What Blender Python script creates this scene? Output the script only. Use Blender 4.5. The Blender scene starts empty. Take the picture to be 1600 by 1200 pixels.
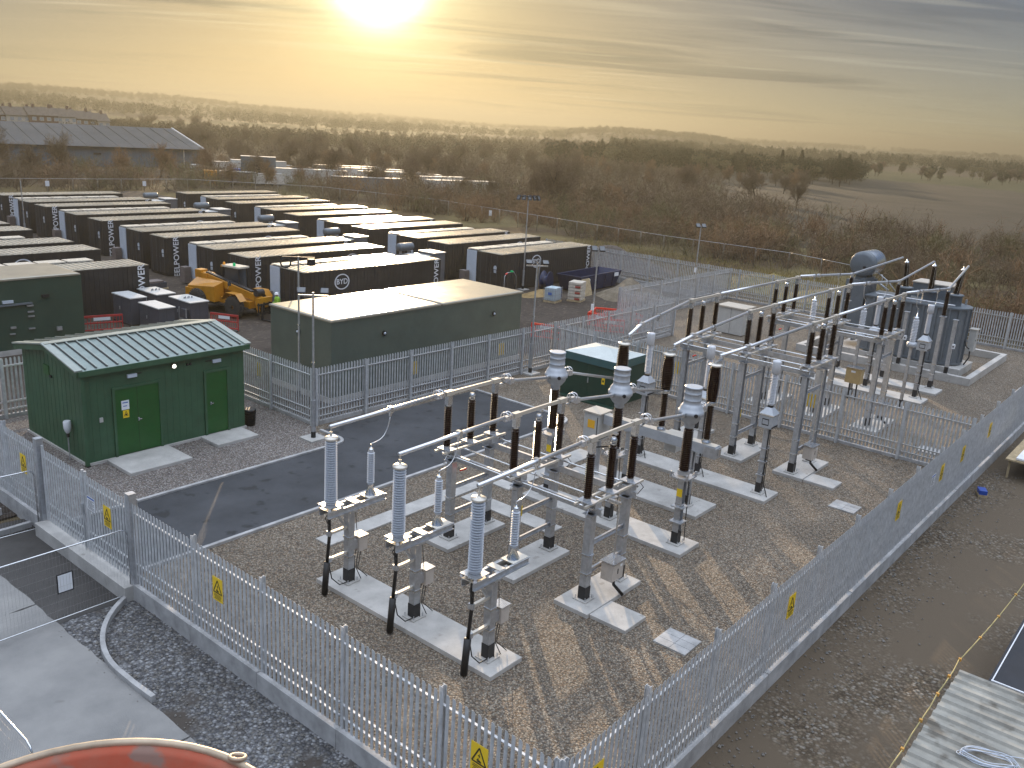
import bpy, math, random
import numpy as np
from mathutils import Matrix, Vector, noise as mnoise
random.seed(7); rng = np.random.default_rng(7)
SC = bpy.context.scene; COL = SC.collection
R = math.radians; PI = math.pi
# ------------------------------------------------------------ camera
CAM_H = 12.2
YAW, PITCH, ROLL, FPX = R(39.15), R(16.2), R(3.6), 1388.0
fw = Vector((math.cos(PITCH)*math.cos(YAW), math.cos(PITCH)*math.sin(YAW), -math.sin(PITCH)))
r0 = Vector((math.sin(YAW), -math.cos(YAW), 0)); u0 = r0.cross(fw)
rt = r0*math.cos(ROLL)+u0*math.sin(ROLL); upv = -r0*math.sin(ROLL)+u0*math.cos(ROLL)
cd = bpy.data.cameras.new('camera'); cam = bpy.data.objects.new('camera', cd); COL.objects.link(cam)
Mx = Matrix((rt, upv, -fw)).transposed().to_4x4(); Mx.translation = (0, 0, CAM_H); cam.matrix_world = Mx
cd.sensor_width = 36; cd.lens = FPX/1600*36; cd.clip_start = .05; cd.clip_end = 20000
SC.camera = cam
# ------------------------------------------------------------ light
ZENITH_FILL = (.98, 1.08, 1.26)
SUN_EL, SUN_AZ = R(8.1), R(48.5)            # azimuth measured from +X towards +Y
sdir = Vector((math.cos(SUN_EL)*math.cos(SUN_AZ), math.cos(SUN_EL)*math.sin(SUN_AZ), math.sin(SUN_EL)))
sd = bpy.data.lights.new('sun', 'SUN'); sun = bpy.data.objects.new('sun', sd); COL.objects.link(sun)
sd.energy = 5.0; sd.angle = R(.6); sd.color = (1.0, .74, .46)
sun.rotation_euler = (-sdir).to_track_quat('-Z', 'Y').to_euler()
W = bpy.data.worlds.new('World'); SC.world = W; W.use_nodes = True
nt = W.node_tree; N = nt.nodes; L = nt.links; N.clear()
def nd(t, **k):
    n = N.new(t)
    for a, v in k.items(): setattr(n, a, v)
    return n
def mth(op, a, b=None, clamp=False):
    n = N.new('ShaderNodeMath'); n.operation = op; n.use_clamp = clamp
    for i, v in enumerate((a, b)):
        if v is None: continue
        if isinstance(v, (int, float)): n.inputs[i].default_value = v
        else: L.new(v, n.inputs[i])
    return n.outputs[0]
def mixc(fac, a, b, bt='MIX'):
    n = N.new('ShaderNodeMix'); n.data_type = 'RGBA'; n.blend_type = bt
    for s, v in ((n.inputs[0], fac), (n.inputs[6], a), (n.inputs[7], b)):
        if isinstance(v, (int, float)): s.default_value = v
        elif isinstance(v, tuple): s.default_value = (*v, 1)
        else: L.new(v, s)
    return n.outputs[2]
sky = nd('ShaderNodeTexSky', sky_type='NISHITA', sun_disc=False, sun_elevation=SUN_EL, sun_rotation=PI/2-SUN_AZ,
         altitude=30, air_density=1.2, dust_density=2.2, ozone_density=1.5)
tc = nd('ShaderNodeTexCoord'); gen = tc.outputs['Generated']
dp = nd('ShaderNodeVectorMath', operation='DOT_PRODUCT'); L.new(gen, dp.inputs[0]); dp.inputs[1].default_value = sdir
dot = mth('MAXIMUM', dp.outputs['Value'], 0.0)
sx = nd('ShaderNodeSeparateXYZ'); L.new(gen, sx.inputs[0])
zz = mth('ADD', mth('MAXIMUM', sx.outputs[2], 0.0), .055)
cx = mth('DIVIDE', sx.outputs[0], zz); cy = mth('DIVIDE', sx.outputs[1], zz)
YB = YAW+R(4)      # cloud streaks lie across the view, slightly turned
def lin(a, b, ka, kb): return mth('ADD', mth('MULTIPLY', a, ka), mth('MULTIPLY', b, kb))
depth = lin(cx, cy, math.cos(YB), math.sin(YB)); across = lin(cx, cy, math.sin(YB), -math.cos(YB))
def streak(scale, ka, kd, det, lo, hi, dist=0.6, off=0):
    cb = nd('ShaderNodeCombineXYZ'); L.new(mth('MULTIPLY', across, ka), cb.inputs[0]); L.new(mth('ADD', mth('MULTIPLY', depth, kd), off), cb.inputs[1])
    nz = nd('ShaderNodeTexNoise'); L.new(cb.outputs[0], nz.inputs['Vector'])
    nz.inputs['Scale'].default_value = scale; nz.inputs['Detail'].default_value = det; nz.inputs['Distortion'].default_value = dist
    nz.inputs['Roughness'].default_value = .55
    mr = nd('ShaderNodeMapRange', interpolation_type='SMOOTHSTEP'); L.new(nz.outputs[0], mr.inputs[0])
    mr.inputs[1].default_value = lo; mr.inputs[2].default_value = hi
    return mr.outputs[0]
# thin high cloud: long streaks, darker bars and bright wisps
bars0 = streak(.62, .42, 1.25, 6, .50, .66, .9, 3.3)
mask = streak(.35, .5, .6, 2, .40, .60, .2, 17.0)
bars = mth('MULTIPLY', bars0, mth('ADD', mth('MULTIPLY', mask, .75), .25))
wisp = mth('MULTIPLY', streak(1.2, .30, 2.1, 8, .50, .72, .9, 9.1), mth('ADD', mth('MULTIPLY', mask, .8), .2))
el = mth('MAXIMUM', sx.outputs[2], 0.0)
hz = mth('POWER', mth('SUBTRACT', 1.0, el, True), 11.0)       # towards the horizon
warmth = mth('POWER', dot, 10.0)
far_sky = mixc(hz, (.030, .075, .18), (.33, .335, .215))
near_sky = mixc(hz, (.085, .10, .108), (.40, .325, .170))
veil = mixc(warmth, far_sky, near_sky)
base = mixc(1.0, sky.outputs[0], (.026, .026, .026), 'MULTIPLY')
sky1 = mixc(.85, base, veil)
sky2 = mixc(mth('MULTIPLY', bars, .80), sky1, mixc(1.0, sky1, (.42, .48, .58), 'MULTIPLY'))
sky3 = mixc(mth('MULTIPLY', wisp, .38), sky2, mixc(warmth, (.36, .38, .34), (.56, .48, .32)))
# overhead sky, out of view: bluer, with brightness added to fill the shade
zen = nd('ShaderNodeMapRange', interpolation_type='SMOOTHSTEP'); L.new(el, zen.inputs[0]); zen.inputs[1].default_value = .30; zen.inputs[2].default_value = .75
sky3 = mixc(zen.outputs[0], sky3, ZENITH_FILL)
def addglow(cur, p, s, c):
    v = mth('MULTIPLY', mth('POWER', dot, p), s)
    n = N.new('ShaderNodeVectorMath'); n.operation = 'SCALE'; n.inputs[0].default_value = c; L.new(v, n.inputs['Scale'])
    return mixc(1.0, cur, n.outputs[0], 'ADD')
s = addglow(sky3, 40.0, .085, (1.0, .84, .36))
s = addglow(s, 260.0, .42, (1.0, .90, .48))
s = addglow(s, 1800.0, 6.0, (1.0, .92, .66))
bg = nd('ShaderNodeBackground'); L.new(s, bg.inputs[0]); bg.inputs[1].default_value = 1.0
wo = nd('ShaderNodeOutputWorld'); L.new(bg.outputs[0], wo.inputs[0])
SC.view_settings.view_transform = 'Standard'; SC.view_settings.look = 'None'
SC.view_settings.exposure = 0.8; SC.view_settings.gamma = 1.0
SC.cycles.max_bounces = 8; SC.cycles.diffuse_bounces = 3; SC.cycles.glossy_bounces = 3; SC.cycles.volume_bounces = 1
SC.cycles.sample_clamp_indirect = 6.0; SC.cycles.caustics_reflective = False; SC.cycles.caustics_refractive = False
# ------------------------------------------------------------ materials
MATS = {}
def mat(name, col, rough=.6, metal=0.0, var=0.0, vscale=3.0, col2=None, bump=0.0, bscale=20.0, stretch=None, spec=None, coat=0, speck=None, world=False):
    m = bpy.data.materials.new(name); m.use_nodes = True; t = m.node_tree; b = t.nodes['Principled BSDF']
    b.inputs['Base Color'].default_value = (*col, 1); b.inputs['Roughness'].default_value = rough; b.inputs['Metallic'].default_value = metal
    if spec is None and rough >= .88: spec = .04
    if spec is not None: b.inputs['Specular IOR Level'].default_value = spec
    if coat: b.inputs['Coat Weight'].default_value = coat; b.inputs['Coat Roughness'].default_value = .08
    def n(ty): return t.nodes.new(ty)
    if world: g = n('ShaderNodeNewGeometry'); src = g.outputs['Position']
    else: g = n('ShaderNodeTexCoord'); src = g.outputs['Object']
    if stretch:
        mp = n('ShaderNodeMapping'); mp.inputs['Scale'].default_value = stretch; t.links.new(src, mp.inputs[0]); src = mp.outputs[0]
    if var or col2:
        z = n('ShaderNodeTexNoise'); z.inputs['Scale'].default_value = vscale; z.inputs['Detail'].default_value = 6; z.inputs['Roughness'].default_value = .62
        t.links.new(src, z.inputs['Vector'])
        mr = n('ShaderNodeMapRange'); mr.inputs[1].default_value = .32; mr.inputs[2].default_value = .68; t.links.new(z.outputs[0], mr.inputs[0])
        mx = n('ShaderNodeMix'); mx.data_type = 'RGBA'
        c2 = col2 or tuple(c*(1-var) for c in col); c1 = col if col2 else tuple(min(1, c*(1+var*.6)) for c in col)
        mx.inputs[6].default_value = (*c1, 1); mx.inputs[7].default_value = (*c2, 1)
        t.links.new(mr.outputs[0], mx.inputs[0]); out = mx.outputs[2]
        if speck:
            z2 = n('ShaderNodeTexNoise'); z2.inputs['Scale'].default_value = speck[0]; z2.inputs['Detail'].default_value = 3; t.links.new(src, z2.inputs['Vector'])
            r2 = n('ShaderNodeMapRange'); r2.inputs[1].default_value = speck[1]; r2.inputs[2].default_value = speck[1]+.08; t.links.new(z2.outputs[0], r2.inputs[0])
            m2 = n('ShaderNodeMix'); m2.data_type = 'RGBA'; m2.inputs[7].default_value = (*speck[2], 1)
            t.links.new(out, m2.inputs[6]); t.links.new(r2.outputs[0], m2.inputs[0]); out = m2.outputs[2]
        t.links.new(out, b.inputs['Base Color'])
        m3 = n('ShaderNodeMapRange'); m3.inputs[3].default_value = max(.05, rough-.08); m3.inputs[4].default_value = min(1, rough+.1)
        t.links.new(z.outputs[0], m3.inputs[0]); t.links.new(m3.outputs[0], b.inputs['Roughness'])
    if bump:
        z = n('ShaderNodeTexNoise'); z.inputs['Scale'].default_value = bscale; z.inputs['Detail'].default_value = 4; t.links.new(src, z.inputs['Vector'])
        bp = n('ShaderNodeBump'); bp.inputs['Strength'].default_value = 1; bp.inputs['Distance'].default_value = bump
        t.links.new(z.outputs[0], bp.inputs['Height']); t.links.new(bp.outputs[0], b.inputs['Normal'])
    MATS[name] = m; return m
def gravel_mat(name, cols, scale, bump, patch=None, rough=.85, world=True):
    """stones: voronoi cells with their own colour and height"""
    m = bpy.data.materials.new(name); m.use_nodes = True; t = m.node_tree; b = t.nodes['Principled BSDF']; b.inputs['Roughness'].default_value = rough; b.inputs['Specular IOR Level'].default_value = .18
    def n(ty): return t.nodes.new(ty)
    g = n('ShaderNodeNewGeometry'); v = n('ShaderNodeTexVoronoi'); v.inputs['Scale'].default_value = scale; t.links.new(g.outputs['Position'], v.inputs['Vector'])
    sp = n('ShaderNodeSeparateColor'); t.links.new(v.outputs['Color'], sp.inputs[0])
    cr = n('ShaderNodeValToRGB'); cr.color_ramp.interpolation = 'CONSTANT'
    e = cr.color_ramp.elements; e[0].position = 0; e[0].color = (*cols[0], 1); e[1].position = 1/len(cols); e[1].color = (*cols[1], 1)
    for i, c in enumerate(cols[2:]): k = e.new((i+2)/len(cols)); k.color = (*c, 1)
    t.links.new(sp.outputs[0], cr.inputs[0]); out = cr.outputs[0]
    # dark joints between stones
    mr = n('ShaderNodeMapRange'); mr.inputs[1].default_value = .28; mr.inputs[2].default_value = .62; mr.inputs[3].default_value = 1; mr.inputs[4].default_value = .55
    t.links.new(v.outputs['Distance'], mr.inputs[0])
    mj = n('ShaderNodeMix'); mj.data_type = 'RGBA'; mj.blend_type = 'MULTIPLY'; mj.inputs[0].default_value = 1
    t.links.new(out, mj.inputs[6]); t.links.new(mr.outputs[0], mj.inputs[7]); out = mj.outputs[2]
    z = n('ShaderNodeTexNoise'); z.inputs['Scale'].default_value = .35; z.inputs['Detail'].default_value = 7; z.inputs['Roughness'].default_value = .6; t.links.new(g.outputs['Position'], z.inputs['Vector'])
    mp = n('ShaderNodeMapRange'); mp.inputs[1].default_value = .35; mp.inputs[2].default_value = .65; mp.inputs[3].default_value = .86; mp.inputs[4].default_value = 1.10; t.links.new(z.outputs[0], mp.inputs[0])
    mm = n('ShaderNodeMix'); mm.data_type = 'RGBA'; mm.blend_type = 'MULTIPLY'; mm.inputs[0].default_value = 1
    t.links.new(out, mm.inputs[6]); t.links.new(mp.outputs[0], mm.inputs[7]); out = mm.outputs[2]
    if patch:
        z2 = n('ShaderNodeTexNoise'); z2.inputs['Scale'].default_value = patch[0]; z2.inputs['Detail'].default_value = 8; z2.inputs['Roughness'].default_value = .6; t.links.new(g.outputs['Position'], z2.inputs['Vector'])
        r2 = n('ShaderNodeMapRange'); r2.inputs[1].default_value = patch[1]; r2.inputs[2].default_value = patch[2]; t.links.new(z2.outputs[0], r2.inputs[0])
        m2 = n('ShaderNodeMix'); m2.data_type = 'RGBA'; m2.inputs[7].default_value = (*patch[3], 1); t.links.new(r2.outputs[0], m2.inputs[0]); t.links.new(out, m2.inputs[6]); out = m2.outputs[2]
    t.links.new(out, b.inputs['Base Color'])
    if bump:
        bp = n('ShaderNodeBump'); bp.invert = True; bp.inputs['Distance'].default_value = bump; t.links.new(v.outputs['Distance'], bp.inputs['Height'])
        if patch:
            inv = n('ShaderNodeMath'); inv.operation = 'SUBTRACT'; inv.inputs[0].default_value = 1; t.links.new(r2.outputs[0], inv.inputs[1]); t.links.new(inv.outputs[0], bp.inputs['Strength'])
        t.links.new(bp.outputs[0], b.inputs['Normal'])
    MATS[name] = m; return m
gravel_mat('gravel', [(.165,.125,.09),(.33,.265,.20),(.21,.18,.145),(.13,.108,.09),(.40,.35,.28),(.27,.20,.14),(.19,.17,.145),(.30,.265,.215)], 26, .028)
gravel_mat('grey_gravel', [(.22,.19,.17),(.32,.29,.27),(.15,.13,.125),(.38,.36,.34),(.24,.20,.17),(.18,.165,.16)], 23, .028)
gravel_mat('mud_stones', [(.15,.115,.08),(.20,.16,.12),(.11,.085,.06),(.28,.25,.21),(.13,.10,.07),(.17,.14,.10)], 13, .02, (.35, .40, .56, (.115,.090,.064)), .85)
gravel_mat('rubble', [(.15,.15,.16),(.23,.235,.245),(.11,.11,.115),(.32,.325,.335),(.18,.175,.17)], 14, .05, (.8, .52, .64, (.07,.06,.052)), .8)
mat('yard', (.080,.066,.056), .88, 0, .5, .22, bump=.10, bscale=2.2, world=True, col2=(.045,.037,.032), speck=(2.6, .58, (.12,.10,.08)), stretch=(1,1.8,1), spec=.12)
mat('tarmac', (.052,.056,.064), .78, 0, .35, .5, bump=.006, bscale=60, world=True, col2=(.030,.033,.038), speck=(1.6, .60, (.018,.020,.023)))
mat('old_tarmac', (.045,.042,.04), .6, 0, .4, .8, bump=.004, bscale=50, world=True)
mat('concrete', (.44,.43,.41), .8, 0, .22, 1.3, bump=.004, bscale=30, world=True, speck=(3.1, .66, (.30,.29,.27)))
mat('slab_concrete', (.27,.265,.255), .75, 0, .3, .6, bump=.004, bscale=30, world=True, col2=(.18,.18,.178), speck=(.9, .64, (.11,.10,.09)))
mat('kerb', (.38,.38,.38), .8, 0, .3, 2, bump=.004, bscale=20, world=True)
mat('galv', (.50,.52,.55), .40, .75, .22, 6, bump=.0006, bscale=30)
mat('galv_fence', (.56,.58,.60), .45, .30, .22, 5)
mat('rail_zinc', (.60,.61,.62), .35, .25); mat('galv_bright', (.66,.68,.70), .22, .95, .10, 8)
mat('aluminium', (.74,.75,.77), .32, .85)
mat('cream_alu', (.66,.62,.55), .35, .5)
mat('brown_ceramic', (.020,.007,.005), .13, 0, coat=.25, spec=.5)
mat('grey_ceramic', (.46,.50,.56), .28, 0, .1, 10, coat=.4)
mat('white_ceramic', (.68,.70,.74), .3, 0, coat=.3)
mat('head_grey', (.46,.49,.53), .42, .35, .10, 4)
mat('black_rubber', (.012,.012,.013), .5)
mat('black_shoe', (.016,.016,.018), .55)
mat('box_beige', (.52,.47,.42), .5, .1, .1, 5)
mat('box_tan', (.45,.33,.16), .6, 0, .1, 5)
mat('box_grey', (.50,.50,.48), .45, .1, .1, 4)
mat('sign_yellow', (.85,.58,.02), .5)
mat('sign_orange', (.85,.45,.03), .5)
mat('sign_white', (.75,.77,.80), .5)
mat('ink', (.015,.015,.015), .6)
mat('blue_ink', (.06,.14,.42), .6)
mat('hut_green', (.036,.098,.052), .48, 0, .18, 1.5)
mat('door_green', (.010,.085,.016), .42, 0, .12, 2)
mat('roof_green', (.24,.30,.285), .33, .3, .15, 3)
mat('roof_trim', (.34,.38,.35), .35, .25, .12, 3)
mat('grp_green', (.085,.108,.09), .5, 0, .14, .8)
mat('grp_dark_green', (.032,.062,.045), .5, 0, .16, .8)
mat('kiosk_green', (.012,.045,.032), .42, 0, .12, 2)
mat('kiosk_teal', (.012,.055,.055), .4, 0, .1, 2)
mat('kiosk_roof', (.55,.60,.58), .3, .1, .1, 2)
mat('flat_roof', (.36,.325,.255), .23, .15, .18, .7, bump=.003, bscale=4)
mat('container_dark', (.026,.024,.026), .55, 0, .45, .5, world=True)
mat('container_roof', (.52,.48,.40), .27, .35, .3, .35, world=True)
mat('hatch_lid', (.62,.58,.50), .26, 0, .12, 1.5)
mat('panel_white', (.52,.57,.64), .45, 0, .08, 2)
mat('panel_brown', (.16,.13,.12), .6, 0, .15, 2)
mat('logo_white', (.72,.74,.78), .5)
mat('cab_grey', (.07,.075,.095), .42, .1, .15, 2)
mat('cab_top', (.62,.63,.62), .35, .2, .12, 3)
mat('tx_grey', (.145,.17,.195), .38, .15, .15, 2)
mat('unit_grey', (.15,.155,.17), .5, .2, .2, 1.5)
mat('yellow_paint', (.50,.215,.010), .38, 0, .18, 2.5, coat=.3)
mat('tyre', (.028,.027,.027), .85, 0, .3, 6)
mat('dark_steel', (.03,.03,.035), .45, .4, .2, 4)
mat('cab_glass', (.03,.04,.055), .08, 0, spec=.8)
mat('amber', (.9,.35,.02), .3); mat('beacon_green', (.0,.55,.18), .3)
mat('hivis', (.26,.50,.04), .7); mat('trouser_navy', (.02,.025,.05), .8); mat('skin', (.55,.33,.24), .6); mat('helmet', (.8,.8,.82), .35)
mat('red_plastic', (.75,.05,.03), .45, 0, .15, 3); mat('barrier_red', (.42,.03,.03), .5, 0, .15, 3)
mat('skip_blue', (.010,.020,.070), .45, .1, .3, 2); mat('ibc_white', (.50,.60,.66), .35); mat('drum_blue', (.02,.07,.35), .4)
mat('bag_cream', (.55,.50,.42), .8, 0, .2, 5); mat('bag_red', (.30,.05,.04), .7); mat('timber', (.42,.33,.20), .8, 0, .3, 5)
mat('sand', (.28,.20,.10), .95, 0, .3, 1.5, bump=.05, bscale=6); mat('spoil', (.11,.095,.085), .95, 0, .45, 1.2, bump=.15, bscale=3, speck=(4, .62, (.2,.18,.16)))
mat('ballast', (.20,.17,.13), .95, 0, .4, 2, bump=.08, bscale=9)
mat('mesh_wire', (.40,.40,.40), .4, .7)
mat('shed_wall', (.12,.155,.20), .9, 0, .12, .3, stretch=(1,1,.2)); mat('shed_roof', (.12,.12,.12), .9, 0, .2, .08)
mat('shed_trim', (.6,.58,.54), .5)
mat('brick', (.16,.10,.075), .85, 0, .3, 1.2); mat('roof_tile', (.10,.08,.065), .8, 0, .3, 1.2); mat('render_white', (.45,.42,.37), .7); mat('pane', (.35,.4,.45), .15, .2)
mat('orange_bucket', (.42,.07,.03), .78, .1, .5, 3, col2=(.30,.16,.11), speck=(9, .55, (.24,.15,.12)))
mat('bucket_rim', (.45,.36,.26), .5, .3, .3, 6)
mat('cabin_roof', (.31,.30,.265), .6, .15, .4, 1.1, speck=(1.8, .56, (.15,.135,.11)), bump=.004, bscale=8)
mat('dark_sheet', (.012,.013,.018), .4, 0, .25, 1.5)
mat('rope_white', (.55,.60,.68), .7); mat('rope_yellow', (.36,.30,.13), .7); mat('tape_orange', (.50,.26,.05), .6)
mat('lamp_lit', (.9,.9,.8), .4)
b_ = MATS['lamp_lit'].node_tree.nodes['Principled BSDF']; b_.inputs['Emission Color'].default_value = (1, .97, .85, 1); b_.inputs['Emission Strength'].default_value = 1.0
mat('bark', (.075,.058,.045), .9, 0, .3, 3); mat('twig_brown', (.20,.155,.10), .9, 0, .45, .12, world=True, col2=(.13,.09,.065))
mat('twig_red', (.29,.19,.105), .9, 0, .4, .15, world=True, col2=(.18,.11,.07)); mat('twig_olive', (.17,.16,.08), .9, 0, .4, .15, world=True, col2=(.15,.12,.07))
mat('leaf_dark', (.028,.038,.018), .9, 0, .4, .05, world=True, col2=(.055,.05,.028))
mat('mid_wood', (.17,.13,.08), .95, 0, .4, .02, world=True, col2=(.10,.085,.055)); mat('far_wood', (.12,.10,.06), .95, 0, .4, .01, world=True, col2=(.055,.06,.035)); mat('plough', (.075,.064,.050), .95, 0, .3, .06, world=True, col2=(.055,.049,.038)); mat('stone', (.20,.19,.175), .85, 0, .4, 9, world=True); mat('trailer_roof', (.33,.32,.29), .7, 0, .2, .5)
mat('flood_face', (.13,.14,.15), .5, .1); mat('dry_grass', (.30,.22,.11), .95, 0, .4, .8, world=True, col2=(.17,.16,.06))
mat('graffiti', (.8,.8,.8), .6)
# ------------------------------------------------------------ mesh builder
class MB:
    def __init__(s): s.v = []; s.f = []; s.mi = []; s.mats = []; s.cur = 0; s.M = Matrix(); s.sm = []
    def m(s, name):
        if name not in s.mats: s.mats.append(name)
        s.cur = s.mats.index(name); return s
    def add(s, vs, fs, smooth=False):
        o = len(s.v); M = s.M
        s.v += [tuple(M @ Vector(p)) for p in vs]; s.f += [tuple(i+o for i in f) for f in fs]
        s.mi += [s.cur]*len(fs); s.sm += [smooth]*len(fs); return s
    def box(s, x0, x1, y0, y1, z0, z1, rz=0, c=None):
        vs = [(x, y, z) for z in (z0, z1) for x, y in ((x0,y0),(x1,y0),(x1,y1),(x0,y1))]
        if rz:
            c = c or ((x0+x1)/2, (y0+y1)/2); ca, sa = math.cos(rz), math.sin(rz)
            vs = [(c[0]+(x-c[0])*ca-(y-c[1])*sa, c[1]+(x-c[0])*sa+(y-c[1])*ca, z) for x, y, z in vs]
        return s.add(vs, [(3,2,1,0),(4,5,6,7),(0,1,5,4),(1,2,6,5),(2,3,7,6),(3,0,4,7)])
    def cbox(s, cx, cy, cz, dx, dy, dz, rz=0): return s.box(cx-dx/2, cx+dx/2, cy-dy/2, cy+dy/2, cz-dz/2, cz+dz/2, rz)
    def frame(s, a, b):
        d = (Vector(b)-Vector(a)); ln = d.length; d.normalize()
        ref = Vector((0,0,1)) if abs(d.z) < .95 else Vector((1,0,0))
        x = d.cross(ref).normalized(); y = x.cross(d).normalized(); return Vector(a), d, x, y, ln
    def bar(s, a, b, w, h=None):
        h = h or w; o, d, x, y, ln = s.frame(a, b); vs = []
        for k in (0, ln):
            for sx_, sy_ in ((-1,-1),(1,-1),(1,1),(-1,1)): vs.append(tuple(o+d*k+x*sx_*w/2+y*sy_*h/2))
        return s.add(vs, [(3,2,1,0),(4,5,6,7),(0,1,5,4),(1,2,6,5),(2,3,7,6),(3,0,4,7)])
    def tube(s, a, b, r, n=8, r2=None, cap=True):
        r2 = r if r2 is None else r2; o, d, x, y, ln = s.frame(a, b); vs = []
        for k, rr in ((0, r), (ln, r2)):
            for i in range(n):
                t = 2*PI*i/n; vs.append(tuple(o+d*k+x*math.cos(t)*rr+y*math.sin(t)*rr))
        fs = [(i, (i+1) % n, n+(i+1) % n, n+i) for i in range(n)]
        if cap: s.add(vs, [tuple(range(n))[::-1], tuple(range(n, 2*n))]); s.add(vs, fs, True)
        else: s.add(vs, fs, True)
        return s
    def path(s, pts, r, n=6):
        pts = [Vector(p) for p in pts]; vs = []; m = len(pts); prev = None
        for i, p in enumerate(pts):
            d = (pts[min(i+1, m-1)]-pts[max(i-1, 0)]).normalized()
            if prev is None:
                ref = Vector((0,0,1)) if abs(d.z) < .9 else Vector((1,0,0)); x = d.cross(ref).normalized()
            else: x = (prev-d*prev.dot(d)).normalized()
            prev = x; y = x.cross(d)
            for k in range(n):
                t = 2*PI*k/n; vs.append(tuple(p+x*math.cos(t)*r+y*math.sin(t)*r))
        fs = [(i*n+k, i*n+(k+1) % n, (i+1)*n+(k+1) % n, (i+1)*n+k) for i in range(m-1) for k in range(n)]
        fs += [tuple(range(n))[::-1], tuple(range((m-1)*n, m*n))]
        return s.add(vs, fs, True)
    def lathe(s, prof, c=(0,0,0), n=14, axis='z', smooth=True):
        vs = []
        for r, z in prof:
            for i in range(n):
                t = 2*PI*i/n; a, b = math.cos(t)*r, math.sin(t)*r
                vs.append((c[0]+a, c[1]+b, c[2]+z) if axis == 'z' else ((c[0]+z, c[1]+a, c[2]+b) if axis == 'x' else (c[0]+a, c[1]+z, c[2]+b)))
        m = len(prof); fs = [(i*n+k, i*n+(k+1) % n, (i+1)*n+(k+1) % n, (i+1)*n+k) for i in range(m-1) for k in range(n)]
        s.add(vs, fs, smooth); return s.add(vs, [tuple(range(n))[::-1], tuple(range((m-1)*n, m*n))])
    def ins(s, c, L_, core, shed, n=None, seg=14, taper=1.0):
        n = n or max(4, int(L_/.062)); pr = [(core*1.25, 0), (core*1.25, .04)]; h = (L_-.08)/n
        for i in range(n):
            z = .04+i*h; k = 1+(taper-1)*i/n
            pr += [(core*k, z+.1*h), (shed*k, z+.38*h), (shed*k, z+.5*h), (core*k, z+.85*h)]
        pr += [(core*1.2*taper, L_-.04), (core*1.2*taper, L_)]
        return s.lathe(pr, c, seg, smooth=False)
    def prism(s, poly, z0, z1):
        n = len(poly); vs = [(x, y, z) for z in (z0, z1) for x, y in poly]
        return s.add(vs, [tuple(range(n))[::-1], tuple(range(n, 2*n))]+[(i, (i+1) % n, n+(i+1) % n, n+i) for i in range(n)])
    def ring(s, c, R_, r, nrm=(0,1,0), n=14, k=5):
        nv = Vector(nrm).normalized(); a = nv.orthogonal().normalized(); b = nv.cross(a)
        pts = [Vector(c)+a*math.cos(2*PI*i/n)*R_+b*math.sin(2*PI*i/n)*R_ for i in range(n)]; vs = []
        for i, p in enumerate(pts):
            o = (p-Vector(c)).normalized()
            for j in range(k):
                t = 2*PI*j/k; vs.append(tuple(p+o*math.cos(t)*r+nv*math.sin(t)*r))
        return s.add(vs, [(i*k+j, i*k+(j+1) % k, ((i+1) % n)*k+(j+1) % k, ((i+1) % n)*k+j) for i in range(n) for j in range(k)], True)
    def mesh(s, name):
        me = bpy.data.meshes.new(name); me.from_pydata(s.v, [], s.f)
        for q in s.mats: me.materials.append(MATS[q])
        me.polygons.foreach_set('material_index', s.mi); me.polygons.foreach_set('use_smooth', s.sm); me.update(); return me
    def build(s, name, mt=None, parent=None, loc=(0,0,0), rz=0, bevel=0):
        if mt and not s.mats: s.mats = [mt]
        o = bpy.data.objects.new(name, s.mesh(name)); COL.objects.link(o); o.parent = parent; o.location = loc; o.rotation_euler[2] = rz
        if bevel:
            b = o.modifiers.new('bevel', 'BEVEL'); b.width = bevel; b.segments = 2; b.limit_method = 'ANGLE'
        return o
def tag(o, label, cat, group=None):
    o['label'] = label; o['category'] = cat
    if group: o['group'] = group
    return o
def thing(name, label, cat, loc=(0,0,0), rz=0, group=None):
    o = bpy.data.objects.new(name, None); COL.objects.link(o); o.empty_display_size = .2; o.location = loc; o.rotation_euler[2] = rz
    return tag(o, label, cat, group)
def structure(name, mb, mt=None, label=None, bevel=0, **k):
    o = mb.build(name, mt, bevel=bevel, **k); o['kind'] = 'structure'
    if label: o['label'] = label
    return o
def stuff(o, label, cat): o['kind'] = 'stuff'; o['label'] = label; o['category'] = cat; return o
def put(name, mesh, parent, loc=(0,0,0), rz=0):
    o = bpy.data.objects.new(name, mesh); COL.objects.link(o); o.parent = parent; o.location = loc; o.rotation_euler[2] = rz; return o
def copy_tree(o, parent=None):
    c = o.copy(); COL.objects.link(c); c.parent = parent
    for ch in list(o.children): copy_tree(ch, c)
    return c
def dup(o, loc, rz=0, label=None, group=None):
    c = copy_tree(o); c.location = loc; c.rotation_euler[2] = rz
    if label: c['label'] = label
    if group: c['group'] = group
    return c
_tc = {}
def text_mesh(txt, size, mt, depth=.004):
    k = (txt, size, mt)
    if k not in _tc:
        cu = bpy.data.curves.new('lettering', 'FONT'); cu.body = txt; cu.size = size; cu.extrude = depth; cu.align_x = 'CENTER'; cu.align_y = 'CENTER'
        cu.resolution_u = 3; cu.offset = size*.012
        ob = bpy.data.objects.new('lettering', cu); COL.objects.link(ob); bpy.context.view_layer.update()
        me = bpy.data.meshes.new_from_object(ob.evaluated_get(bpy.context.evaluated_depsgraph_get())); me.materials.clear(); me.materials.append(MATS[mt])
        bpy.data.objects.remove(ob); bpy.data.curves.remove(cu); _tc[k] = me
    return _tc[k]
def put_text(name, txt, size, mt, parent, loc, rot):
    o = put(name, text_mesh(txt, size, mt), parent, loc); o.rotation_euler = rot; return o
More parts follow.
